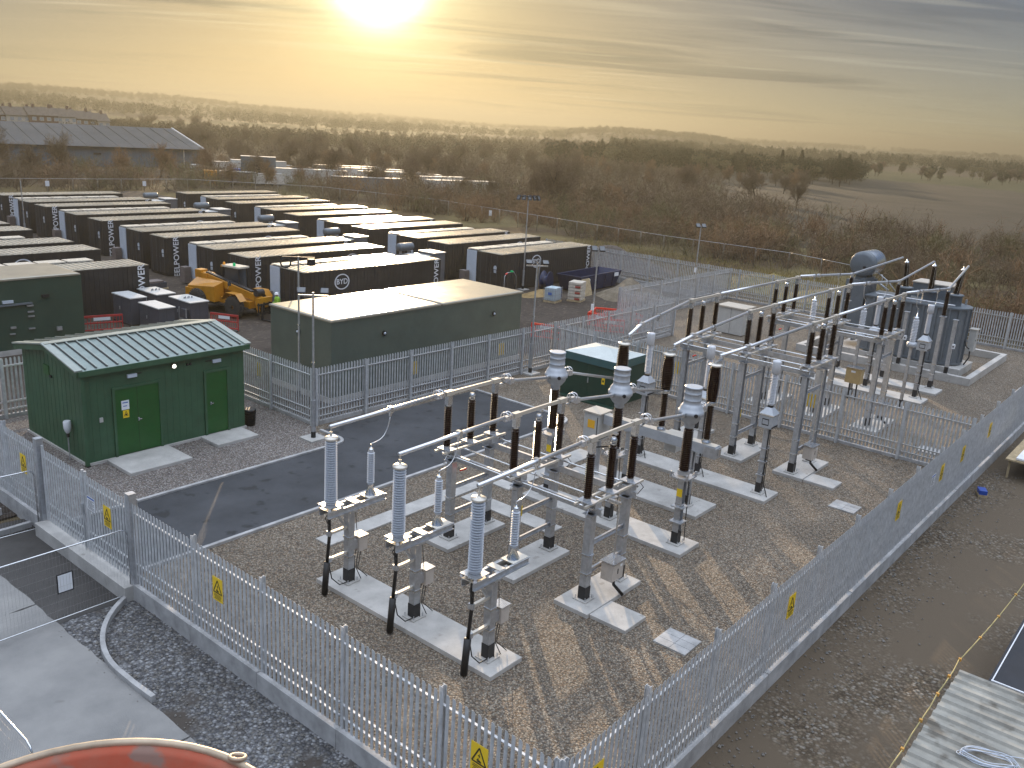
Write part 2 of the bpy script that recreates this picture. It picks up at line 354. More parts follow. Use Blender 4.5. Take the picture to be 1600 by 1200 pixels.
# ------------------------------------------------------------ terrain
def sstep(a, b, x):
    t = min(1, max(0, (x-a)/(b-a))); return t*t*(3-2*t)
def terr(x, y):
    d = math.hypot(x, y)
    if d < 120: return -.45
    az = math.degrees(math.atan2(y, x)); k = sstep(36, 74, az)
    n1 = mnoise.noise((x/420, y/420, 3.1)); n2 = mnoise.noise((x/1300, y/1300, 8.7))
    z = -.45 + sstep(130, 500, d)*(-1.5+1.6*n1) + sstep(500, 1500, d)*(1+5*n2+3*n1+10*k)
    z += sstep(1300, 2900, d)*(5.5+2.5*n2+19*k+2.5*n1) - sstep(3000, 6000, d)*6
    # a wooded rise right of centre and a nearer ridge on the left
    z += 15*math.exp(-((az-31.5)/5.5)**4)*math.exp(-((d-1350)/190)**2)*(1+.3*n1)
    z += 15*sstep(48, 60, az)*math.exp(-((d-1750)/240)**2)*(1+.35*n1)
    return z
g = MB(); rr = [0]+[6*1.075**i for i in range(40)]; rr += [rr[-1]*1.028**i for i in range(1, 62)]; rr += [rr[-1]*1.07**i for i in range(1, 34)]; na = 360; gv = []
for r_ in rr:
    for i in range(na):
        t = 2*PI*i/na; x, y = r_*math.cos(t), r_*math.sin(t); gv.append((x, y, terr(x, y)))
gf = [(i*na+k, (i+1)*na+k, (i+1)*na+(k+1) % na, i*na+(k+1) % na) for i in range(len(rr)-1) for k in range(na)]
g.m('land').add(gv, gf, True); g.m('plough')
for q_, f_ in enumerate(gf):
    x, y = gv[f_[0]][0]+gv[f_[2]][0], gv[f_[0]][1]+gv[f_[2]][1]; x /= 2; y /= 2; d_ = math.hypot(x, y); a_ = math.degrees(math.atan2(y, x))
    if -14 < a_ < 27.5+2*mnoise.noise((x/60, y/60, 0)) and 120 < d_ < 405+4*a_+25*mnoise.noise((x/70, y/70, 5)): g.mi[q_] = 1
def land_mat():
    m = bpy.data.materials.new('land'); m.use_nodes = True; t = m.node_tree; b = t.nodes['Principled BSDF']; b.inputs['Roughness'].default_value = .95; b.inputs['Specular IOR Level'].default_value = .02
    def n(ty): return t.nodes.new(ty)
    ge = n('ShaderNodeNewGeometry'); v = n('ShaderNodeTexVoronoi'); v.inputs['Scale'].default_value = .0045; v.inputs['Randomness'].default_value = .9
    z0 = n('ShaderNodeTexNoise'); z0.inputs['Scale'].default_value = .004; t.links.new(ge.outputs['Position'], z0.inputs['Vector'])
    ad = n('ShaderNodeVectorMath'); ad.operation = 'MULTIPLY_ADD'; ad.inputs[1].default_value = (90, 90, 0); t.links.new(z0.outputs['Color'], ad.inputs[0]); t.links.new(ge.outputs['Position'], ad.inputs[2])
    t.links.new(ad.outputs[0], v.inputs['Vector'])
    cr = n('ShaderNodeValToRGB'); cr.color_ramp.interpolation = 'CONSTANT'; e = cr.color_ramp.elements
    e[0].position = 0; e[0].color = (.072,.070,.042,1); e[1].position = .3; e[1].color = (.085,.070,.052,1)
    for p, c in ((.5,(.092,.080,.055,1)),(.7,(.105,.085,.06,1)),(.85,(.078,.075,.045,1))): k = e.new(p); k.color = c
    sp = n('ShaderNodeSeparateColor'); t.links.new(v.outputs['Color'], sp.inputs[0]); t.links.new(sp.outputs[0], cr.inputs[0])
    z = n('ShaderNodeTexNoise'); z.inputs['Scale'].default_value = .08; z.inputs['Detail'].default_value = 8; t.links.new(ge.outputs['Position'], z.inputs['Vector'])
    # rough scrub ground near the site
    ln = n('ShaderNodeVectorMath'); ln.operation = 'LENGTH'; t.links.new(ge.outputs['Position'], ln.inputs[0])
    mr = n('ShaderNodeMapRange'); mr.inputs[1].default_value = 150; mr.inputs[2].default_value = 175; t.links.new(ln.outputs['Value'], mr.inputs[0])
    sc = n('ShaderNodeMix'); sc.data_type = 'RGBA'; sc.inputs[6].default_value = (.085,.062,.042,1); sc.inputs[7].default_value = (.14,.115,.06,1)
    mz = n('ShaderNodeMapRange'); mz.inputs[1].default_value = .4; mz.inputs[2].default_value = .6; t.links.new(z.outputs[0], mz.inputs[0]); t.links.new(mz.outputs[0], sc.inputs[0])
    mx = n('ShaderNodeMix'); mx.data_type = 'RGBA'; t.links.new(mr.outputs[0], mx.inputs[0]); t.links.new(sc.outputs[2], mx.inputs[6]); t.links.new(cr.outputs[0], mx.inputs[7])
    mm = n('ShaderNodeMix'); mm.data_type = 'RGBA'; mm.blend_type = 'MULTIPLY'; mm.inputs[0].default_value = 1; m4 = n('ShaderNodeMapRange'); m4.inputs[3].default_value = .7; m4.inputs[4].default_value = 1.25
    t.links.new(z.outputs[0], m4.inputs[0]); t.links.new(mx.outputs[2], mm.inputs[6]); t.links.new(m4.outputs[0], mm.inputs[7]); t.links.new(mm.outputs[2], b.inputs['Base Color'])
    MATS['land'] = m
land_mat()
structure('ground', g)
def wobble(pts, amp, step=.5, seed=1):
    rnd = random.Random(seed); out = []
    for i in range(len(pts)):
        a, b = Vector(pts[i]), Vector(pts[(i+1) % len(pts)]); n = max(1, int((b-a).length/step))
        nr = Vector((-(b-a).y, (b-a).x)).normalized()
        for k in range(n):
            p = a.lerp(b, k/n); out.append(tuple(p+nr*rnd.uniform(-amp, amp) if 0 < k else p))
    return out
structure('battery_yard', MB().box(-14, 67, 27.7, 128, -.6, -.385), 'yard')
structure('muddy_ground', MB().box(-8, 90, -26, 6.58, -.6, -.37), 'mud_stones')
structure('verge', MB().box(7.2, 10.05, 6.2, 20.7, -.6, -.36), 'rubble')
structure('access_apron', MB().prism(wobble([(7.4, 20.6), (10.04, 20.62), (10.04, 27.2), (7.4, 27.6)], .05), -.6, -.352), 'old_tarmac')
road = MB(); ys = [-12, 3.6, 9.4, 14.6, 21.9, 29.5, 37, 46, 58]
for a, b in zip(ys, ys[1:]):
    for x0, x1, sd_ in ((-11, -3.42, 0), (-3.4, 2.28, 0), (2.3, 8.12, 1)):
        P = [(x0, a+.02), (x1, a+.02), (x1, b-.02), (x0, b-.02)]
        road.prism(wobble(P, .035, .35, int(a*7+x0)) if sd_ else P, -.55, -.33)
structure('concrete_road', road, 'slab_concrete')
gy = MB(); gy.prism([(10.2, 6.75), (65.1, 6.75), (65.1, 31.4), (49.25, 31.4), (49.25, 27.3), (21.45, 27.62), (21.45, 35.9), (10.2, 35.9)], -.6, 0)
structure('gravel_yard', gy, 'gravel')
structure('hut_gravel', MB().prism([(10.25, 25.45), (21.05, 25.45), (21.05, 27.0), (21.4, 27.55), (21.4, 35.85), (10.25, 35.85)], -.02, .012), 'grey_gravel')
def arc(cx, cy, r, a0, a1, n=8): return [(cx+r*math.cos(R(a0+(a1-a0)*i/n)), cy+r*math.sin(R(a0+(a1-a0)*i/n))) for i in range(n+1)]
rdpoly = [(10.25, 21.2)] + arc(29.6, 21.85, .65, -90, 0, 6) + [(30.25, 26.9), (21.3, 27.0)] + [(21.3, 26.1)] + arc(20.75, 25.85, .55, 0, -90, 6) + [(10.25, 25.3)]
structure('internal_road', MB().prism(rdpoly, -.02, .022), 'tarmac')
def kerb_run(mb, pts, w=.13, z0=-.02, z1=.085):
    for a, b in zip(pts, pts[1:]):
        a, b = Vector(a), Vector(b); d = (b-a).normalized(); n = Vector((-d.y, d.x))*w/2
        mb.prism([tuple(a-n), tuple(b-n), tuple(b+n), tuple(a+n)], z0, z1)
kb = MB(); kerb_run(kb, [(10.3, 21.14), (29.6, 21.14)]+arc(29.6, 21.85, .71, -88, 0, 6)+[(30.31, 26.9)])
kerb_run(kb, [(10.3, 25.36), (20.75, 25.36)]+arc(20.75, 25.85, .49, -90, 0, 6)+[(21.24, 27.0)])
o = kb.build('road_kerb', 'kerb', bevel=.01); o['kind'] = 'structure'
kb = MB(); kerb_run(kb, [(10.1, 20.95)]+arc(11.6, 17.6, 3.45, 115, 178, 12)+[(8.16, 16.9), (8.2, 16.2)], .12, -.6, -.2)
o = kb.build('verge_kerb', 'kerb', bevel=.01); o['kind'] = 'structure'
kb = MB(); kerb_run(kb, arc(9.2, 33.5, 7.0, 235, 276, 8), .14, -.6, -.18); o = kb.build('verge_kerb', 'kerb', bevel=.01); o['kind'] = 'structure'
# loose stones along the outer fence: nobody could count them
st = MB(); st.mats = ['stone']; rs = random.Random(5)
for i in range(2600):
    if i % 3: x, y = rs.uniform(7.9, 10.0), rs.uniform(6.3, 20.3)
    else: x, y = rs.uniform(10, 40), 6.5-abs(rs.gauss(0, .8))
    s_ = rs.uniform(.012, .038)*(1.5 if rs.random() < .04 else 1); a = rs.uniform(0, PI)
    vs = []
    for (dx, dy, dz) in ((1,0,0),(0,1,0),(-1,0,0),(0,-1,0),(.2,.1,.8),(0,0,-.6)):
        q = s_*rs.uniform(.7, 1.3); vs.append((x+q*(dx*math.cos(a)-dy*math.sin(a)), y+q*(dx*math.sin(a)+dy*math.cos(a)), -.345+q*dz))
    st.add(vs, [(0,1,4),(1,2,4),(2,3,4),(3,0,4),(1,0,5),(2,1,5),(3,2,5),(0,3,5)])
stuff(st.build('loose_stones', None if st.mats else 'kerb'), 'loose grey stones scattered outside the palisade fence', 'stones')
# ------------------------------------------------------------ palisade fences
_pc = {}
def pale_mesh(Lb, h, side, z0, pitch=.155):
    k = ('p', round(Lb, 2), h, side, z0)
    if k in _pc: return _pc[k]
    m = MB(); n = max(1, round(Lb/pitch)); t = .004
    for i in range(n):
        x = (i+.5)*Lb/n
        prof = [(-.041, 0), (-.024, .02), (.024, .02), (.041, 0)]; o_ = [(x+a, side*(.03+b)) for a, b in prof]; q_ = [(x+a, side*(.03+b-t)) for a, b in prof]
        vs = [(*p, z0) for p in o_+q_] + [(*p, h-(.055 if j in (0,3,4,7) else .0)) for j, p in enumerate(o_+q_)]
        fs = []
        for a, b in ((0,1),(1,2),(2,3)): fs += [(a, b, 8+b, 8+a), (4+b, 4+a, 12+a, 12+b), (8+a, 8+b, 12+b, 12+a)]
        fs += [(0, 8, 12, 4), (3, 7, 15, 11)]
        m.add(vs, fs)
    m.mats = ['galv_fence']; _pc[k] = m.mesh('pale_panel'); return _pc[k]
def rail_mesh(Lb):
    k = ('r', round(Lb, 2))
    if k not in _pc:
        m = MB(); m.mats = ['rail_zinc']; m.box(.03, Lb-.03, -.028, .026, -.004, .004); m.box(.03, Lb-.03, .014, .022, -.058, -.004)
        for e in (.03, Lb-.12): m.box(e, e+.09, -.02, .012, -.03, .012)
        _pc[k] = m.mesh('rail')
    return _pc[k]
def post_mesh(h, side, zb):
    k = ('s', h, side, zb)
    if k not in _pc:
        m = MB(); m.mats = ['galv_fence']; y = -side*.075
        m.box(-.05, .05, y-.052, y-.046, zb, h); m.box(-.05, .05, y+.046, y+.052, zb, h); m.box(-.004, .004, y-.046, y+.046, zb, h)
        _pc[k] = m.mesh('post')
    return _pc[k]
def sign_mesh(kind='danger'):
    if kind in _pc: return _pc[kind]
    m = MB()
    if kind == 'notice':
        m.m('sign_white').box(-.22, .22, 0, .004, -.20, .20); m.m('blue_ink').box(-.2, .2, -.003, 0, .14, .185)
        m.m('ink')
        for i in range(7): m.box(-.17, .17-.09*(i % 3 == 1), -.003, 0, .08-i*.04, .092-i*.04)
        _pc[kind] = m.mesh('notice'); return _pc[kind]
    m.m('sign_yellow').box(-.2, .2, 0, .004, -.30, .30); m.m('ink')
    T = [(-.165, -.09), (.165, -.09), (0, .23)]
    for i in range(3):
        a, b = T[i], T[(i+1) % 3]; m.bar((a[0], -.002, a[1]), (b[0], -.002, b[1]), .004, .028)
    m.add([(.03,-.003,.13),(-.035,-.003,.06),(.0,-.003,.055),(-.01,-.003,.01),(.035,-.003,.075),(.005,-.003,.08)], [(0,5,2,1),(5,4,3,2)])
    m.bar((-.05,-.002,-.045),(-.015,-.002,.005),.004,.022); m.bar((-.05,-.002,-.05),(.05,-.002,-.05),.004,.024); m.bar((-.01,-.002,-.02),(.05,-.002,-.045),.004,.02)
    for i, w in enumerate((.14, .15, .12, .14)): m.box(-w, w, -.003, 0, -.15-i*.035, -.137-i*.035)
    _pc[kind] = m.mesh('warning_sign'); return _pc[kind]
def fence(label, p0, p1, n, side=-1, z0=.1, h=2.4, board=(-.5, .10), signs=(), end=True, rails=(.37, .68, 2.12), group='palisade fence runs', dz=0, orange=False, bw=.13, name='palisade_fence'):
    d = Vector((p1[0]-p0[0], p1[1]-p0[1])); Lt = d.length; Lb = Lt/n
    t = thing(name, label, 'fence', (p0[0], p0[1], dz), math.atan2(d.y, d.x), group)
    for i in range(n):
        put('pale_panel', pale_mesh(Lb, h, side, z0+.04), t, (i*Lb, 0, 0)); 
        for z in rails: put('rail', rail_mesh(Lb), t, (i*Lb, 0, z))
    for i in range(n+(1 if end else 0)): put('post', post_mesh(h+.03, side, board[0]), t, (i*Lb, 0, 0))
    if board:
        m = MB()
        for i in range(n): m.box(i*Lb+.006, (i+1)*Lb-.006, side*.06-bw/2, side*.06+bw/2, board[0], board[1]+.012*(i % 2))
        m.build('gravel_board', 'kerb', t, bevel=.012)
    for s_ in signs:
        k = s_[1] if len(s_) > 1 else 'danger'; o = put('warning_sign' if k == 'danger' else 'notice', sign_mesh(k), t, (s_[0], side*.062, s_[2] if len(s_) > 2 else 1.52), PI if side > 0 else 0)
    return t
YF, XF = 6.7, 10.12
f_se = fence('long front palisade fence running up the right side of the gravel compound', (XF, YF), (65.2, YF), 20, -1, signs=[(9.2,), (17.3,), (22.0,), (24.8,), (28.9,), (1.0,), (20.95, 'notice')])
f_sw = fence('near left palisade fence between the front corner and the entrance gates', (XF, 20.5), (XF, YF), 5, -1, signs=[(3.95,), (12.1,)])
f_nw = fence('palisade fence continuing left beyond the entrance gates', (XF, 42.0), (XF, 25.95), 6, -1, signs=[(15.0,)])
f_in = fence('inner palisade fence along the tarmac in front of the grey green switchroom', (21.5, 27.68), (36.85, 27.4), 6, 1, z0=.1, board=(-.3, .16), signs=[(5.4,), (11.3,)])
f_in2 = fence('inner palisade fence from the dividing fence towards the recess', (36.9, 27.4), (49.2, 27.25), 5, 1, board=(-.3, .16))
f_rc = fence('short return palisade fence closing the recess', (49.2, 27.25), (49.2, 31.45), 2, 1, board=(-.3, .14))
f_rc2 = fence('palisade fence from the recess to the far back fence', (49.2, 31.5), (65.1, 31.5), 6, 1, board=(-.3, .14))
f_dv = fence('dividing palisade fence crossing the gravel between the two disconnectors', (36.95, 27.3), (36.95, 6.85), 8, 1, board=(-.1, .12), signs=[(14.0,), (7.4,)])
f_bk = fence('far back palisade fence in front of the scrub', (65.2, 50), (65.2, -8), 21, 1, board=(-.5, .12))
f_hb = fence('palisade fence behind the green hut', (21.35, 35.95), (XF, 35.95), 4, -1, board=(-.5, .14))
f_hr = fence('palisade fence at the right of the green hut', (21.42, 36.0), (21.42, 27.7), 3, 1, board=(-.5, .14), signs=[(4.5,)])
m = MB(); m.mats = ['graffiti']; m.path([(24.1+1.5, .09, .95), (24.3+1.5, .09, 1.0), (24.35+1.5,.09,.8), (24.6+1.5,.09,1.2), (24.7+1.5,.09,.9)], .012, 4)
# entrance gates with their two box posts
gt = thing('entrance_gate', 'double leaf palisade gate with a white notice and a yellow sign', 'gate', (XF, 25.78, 0), -PI/2)
for x0 in (0, 2.64):
    lf = put('gate_leaf', pale_mesh(2.5, 2.4, -1, .14), gt, (x0+.08, 0, 0))
    for z in (.37, .68, 2.12): put('rail', rail_mesh(2.5), lf, (0, 0, z))
    m = MB(); m.box(-.02, .04, -.03, .03, .1, 2.46); m.build('stile', 'galv_fence', lf); MB().box(2.46, 2.52, -.03, .03, .1, 2.46).build('stile', 'galv_fence', lf)
m = MB(); m.box(2.5, 2.62, -.07, -.05, 1.15, 1.45); m.tube((2.56,-.05,.02),(2.56,-.05,.9),.012,6); m.build('slide_bolt', 'galv', gt)
put('warning_sign', sign_mesh('danger'), gt, (4.0, -.062, 1.55)); put('notice', sign_mesh('notice'), gt, (3.1, -.062, 1.62))
MB().box(-.05, 5.3, -.35, .16, -.5, .06).build('threshold', 'concrete', gt, bevel=.01)
for y, lb in ((20.52, 'right hand box section gate post at the near end of the gates'), (25.9, 'left hand box section gate post at the far end of the gates')):
    m = MB(); m.box(-.1, .1, -.1, .1, -.5, 2.62); m.box(-.105, .105, -.105, .105, 2.62, 2.635)
    tag(m.build('gate_post', 'galv', loc=(XF-.02, y, 0)), lb, 'post', 'gate posts')

# ------------------------------------------------------------ foundations
PH = (16.75, 14.22, 11.72); WH = ('left', 'middle', 'right')
def pad(label, x0, x1, y0, y1, z1=.12, z0=-.05, name='concrete_foundation'):
    m = MB(); m.box(x0, x1, y0, y1, z0, z1)
    return tag(m.build(name, 'concrete', bevel=.012), label, 'foundation', 'concrete foundations')
pad('long concrete foundation under the three white cable bushings', 13.58, 14.72, 11.15, 17.45)
for i, y in enumerate(PH):
    pad(('left', 'middle', 'right')[i]+' concrete foundation under the nearest switch frame', 17.4, 20.02, y-.55, y+.55)
    pad(('left', 'middle', 'right')[i]+' concrete foundation under the tall switch frame before the dividing fence', 31.25, 33.9, y-.6, y+.6)
    pad(('left', 'middle', 'right')[i]+' concrete foundation under the tall switch frame beyond the dividing fence', 39.35, 42.1, y-.6, y+.6)
pad('small concrete pad beside the mechanism box of the nearest switch', 17.5, 18.5, 10.05, 11.16, .10)
pad('small concrete pad beside the mechanism box of the second switch', 31.3, 32.2, 9.95, 11.1, .10)
pad('long concrete foundation under the three round headed current transformers', 22.25, 23.45, 11.2, 17.4)
pad('long concrete foundation under the circuit breaker beam', 25.1, 26.6, 12.25, 17.6)
pad('long concrete foundation under the three box topped voltage transformers', 28.1, 29.3, 11.2, 17.4)
pad('long concrete foundation of the voltage transformers next to the transformer', 45.95, 47.25, 11.1, 17.4)
pad('long concrete foundation of the post insulators next to the transformer bund', 48.5, 49.85, 11.1, 17.4)
pad('narrow concrete cable trench lid near the tarmac edge', 15.15, 22.0, 18.85, 19.5, .05, name='trench_cover')
pad('concrete cable trench lid leading towards the breaker cabinet', 22.3, 27.6, 18.0, 18.8, .05, name='trench_cover')
pad('concrete trench lid crossing between the switch and the current transformers', 20.6, 21.3, 14.9, 18.7, .05, name='trench_cover')
def drawpit(label, x0, x1, y0, y1):
    m = MB(); nx = 3
    for i in range(nx):
        for j in range(2): m.box(x0+(x1-x0)*i/nx+.006, x0+(x1-x0)*(i+1)/nx-.006, y0+(y1-y0)*j/2+.006, y0+(y1-y0)*(j+1)/2-.006, -.02, .045)
    m.box(x0+.01, x1-.01, y0+.01, y1-.01, -.03, .03)
    tag(m.build('drawpit_cover', 'kerb', bevel=.006), label, 'cover', 'drawpit covers')
drawpit('square concrete drawpit cover in the gravel by the front fence', 17.72, 18.58, 8.45, 9.37)
drawpit('square concrete drawpit cover in the gravel near the second switch', 29.7, 30.52, 8.6, 9.52)
drawpit('square concrete drawpit cover beyond the dividing fence', 38.6, 39.5, 8.3, 9.2)
drawpit('flat concrete cover in the gravel right of the transformer bund', 52.6, 54.6, 7.7, 8.3)
# ------------------------------------------------------------ helpers for steelwork
def shoe(m, x, y, z0, w=.2, bw=.42):
    m.m('concrete').box(x-bw/2, x+bw/2, y-bw/2, y+bw/2, z0-.03, z0+.04)
    m.m('black_shoe').box(x-w/2-.012, x+w/2+.012, y-w/2-.012, y+w/2+.012, z0+.04, z0+.40)
    m.m('galv')
    for a in (-1, 1):
        for b in (-1, 1): m.tube((x+a*bw*.38, y+b*bw*.38, z0+.03), (x+a*bw*.38, y+b*bw*.38, z0+.14), .013, 5)
def leg_obj(par, x, y, z1, w=.2, z0=.12, name='leg', bands=True, ch=False):
    m = MB(); shoe(m, x, y, z0, w); m.m('galv')
    if ch:
        m.box(x-w/2, x-w/2+.012, y-w/2, y+w/2, z0+.38, z1); m.box(x+w/2-.012, x+w/2, y-w/2, y+w/2, z0+.38, z1); m.box(x-w/2+.012, x+w/2-.012, y-.01, y+.01, z0+.38, z1)
    else: m.box(x-w/2, x+w/2, y-w/2, y+w/2, z0+.38, z1)
    m.box(x-w/2-.06, x+w/2+.06, y-w/2-.06, y+w/2+.06, z1-.02, z1)
    if bands:
        m.m('galv_bright')
        for zz_ in (z0+.75, z0+1.3):
            if zz_ < z1-.3: m.box(x-w/2-.016, x+w/2+.016, y-w/2-.016, y+w/2+.016, zz_, zz_+.05)
    return m.build(name, None, par)
def cchan(m, a, b, h=.18, w=.07):
    """channel section between two points: web and two flanges"""
    a, b = Vector(a), Vector(b); m.bar(a, b, .012, h)
    up_ = Vector((0, 0, h/2-.006)); d = (b-a).normalized(); sd_ = d.cross(Vector((0, 0, 1))).normalized()*w/2
    for s_ in (1, -1): m.bar(a+up_*s_+sd_*1.0, b+up_*s_+sd_*1.0, w, .012)
# ------------------------------------------------------------ cable terminations
def termination(i):
    y = PH[i]; t = thing('cable_termination', '', 'cable termination', (14.12, y, 0), 0, 'white cable terminations')
    leg_obj(t, 0, 0, 2.26, .2)
    m = MB(); m.mats = ['galv']
    for s_ in (-1, 1): cchan(m, (-.86, s_*.17, 2.36), (1.1, s_*.17, 2.36), .17, .06)
    m.m('cream_alu')
    for x0, x1 in ((-.84, -.36), (.02, .22), (.5, 1.06)): m.box(x0, x1, -.2, .2, 2.447, 2.46)
    m.m('galv').bar((.05, 0, 1.45), (-.45, 0, 2.28), .05); m.box(-.12, .12, -.2, .2, 2.2, 2.275); m.build('cross_beam', None, t)
    m = MB(); m.m('grey_ceramic').ins((-.62, 0, 2.6), 1.74, .115, .172, 26, 18, .92)
    m.m('cream_alu').lathe([(.17,0),(.175,.02),(.175,.05),(.06,.06),(.03,.12),(.03,.2)], (-.62,0,4.34), 16); m.tube((-.62,0,4.5),(-.62,0,4.72),.02)
    m.m('galv_bright').lathe([(.2,0),(.2,.03),(.13,.05),(.13,.12)], (-.62,0,2.5), 16)
    m.m('white_ceramic')
    for a in (-1, 1):
        for b in (-1, 1): m.lathe([(.035,0),(.045,.03),(.03,.07),(.045,.1)], (-.62+a*.2, b*.2, 2.47), 8)
    m.m('galv'); m.box(-.86,-.38,-.24,.24,2.565,2.575); m.build('bushing', None, t)
    m = MB(); m.m('grey_ceramic').ins((.72, 0, 2.74), .97, .06, .105, 14, 14); m.m('galv_bright').lathe([(.16,0),(.07,.2),(.07,.27)], (.72,0,2.46), 8)
    m.m('galv_bright').lathe([(.07,0),(.07,.05),(.02,.06),(.02,.18)], (.72,0,3.71), 10); m.build('surge_arrester', None, t)
    m = MB(); m.mats = ['black_rubber']
    m.path([(-.62,0,2.5),(-.68,0,2.3),(-.66,0,1.7),(-.74,0,.9)], .045, 8); m.path([(-.74,0,.95),(-.82,0,.05)], .085, 10); m.path([(-.6,-.02,2.42),(-.9,-.12,2.3),(-.72,-.05,2.0)], .014, 5)
    m.path([(-.7,0,.95),(-.62,-.05,.45),(-.4,-.1,.2),(-.12,-.12,.2)], .016, 5); m.build('power_cable', None, t)
    for z in (1.72, .98): MB().m('cream_alu').box(-.66,-.1,-.05,.03,z,z+.07).m('galv').box(-.72,-.64,-.07,.07,z-.03,z+.1).build('cable_cleat', None, t)
    m = MB(); m.m('box_beige').box(.22,.5,-.16,.14,.98,1.4); m.m('galv_bright').box(.2,.53,-.19,.17,1.4,1.415); m.m('galv').box(.1,.22,-.1,.1,1.05,1.33); m.build('link_box', None, t)
    for k in (-.1, 0, .09): MB().m('black_rubber').path([(.34+k,0,.98),(.3+k,.02,.7),(.26+k*.5,0,.4),(.3+k*2.4,-.15,.14)], .012, 5).build('control_cable', None, t)
    MB().m('black_rubber').path([(.12,-.1,2.2),(.16,-.11,1.7),(.24,-.06,1.42)], .01, 5).build('control_cable', None, t)
    t['label'] = WH[i]+' white ribbed cable bushing on a T shaped post, in the nearest row'; return t
for i in range(3): termination(i)
# ------------------------------------------------------------ busbars
def busbar(label, pts, r=.05, clamps=(), name='busbar', hoops=()):
    m = MB(); m.mats = ['aluminium']; m.path(pts, r, 10)
    for p in pts[1:-1]: m.box(p[0]-.09, p[0]+.09, p[1]-.075, p[1]+.075, p[2]-.09, p[2]+.075)
    o = m.build(name); tag(o, label, 'busbar', 'tubular busbars')
    for c in clamps:
        q = MB(); q.m('galv_bright').box(c[0]-.05, c[0]+.05, c[1]-.075, c[1]+.075, c[2]-.09, c[2]+.08); q.box(c[0]-.03,c[0]+.03,c[1]-.03,c[1]+.03,c[2]-.2,c[2]-.09); q.build('clamp', None, o)
    for c in hoops:
        q = MB(); q.mats = ['aluminium']
        for dx in (-.06, .06): q.ring((c[0]+dx, c[1], c[2]+.04), .13, .014, (1, .25, 0), 16, 5)
        q.box(c[0]-.1, c[0]+.1, c[1]-.06, c[1]+.06, c[2]-.07, c[2]+.05); q.build('corona_hoop', None, o)
    return o
def drop(label, pts, r=.013):
    m = MB(); m.mats = ['aluminium']; m.path(pts, r, 6); return tag(m.build('dropper_wire'), label, 'wire', 'flexible dropper wires')
def sag(a, b, dz, n=8, out=0):
    a, b = Vector(a), Vector(b); return [tuple(a.lerp(b, i/n)+Vector((out*math.sin(PI*i/n), 0, -dz*math.sin(PI*i/n)))) for i in range(n+1)]
for i, y in enumerate(PH):
    w = WH[i]
    busbar(w+' busbar from the white cable bushings to the nearest switch', [(13.46, y, 4.68), (17.25, y, 4.76)], .052, [(15.5, y, 4.72)], hoops=[(17.32, y, 4.74)])
    drop(w+' curved wire hanging from the nearest busbar down to its surge arrester', sag((15.5, y, 4.53), (14.84, y, 3.9), .18, 10, .12))
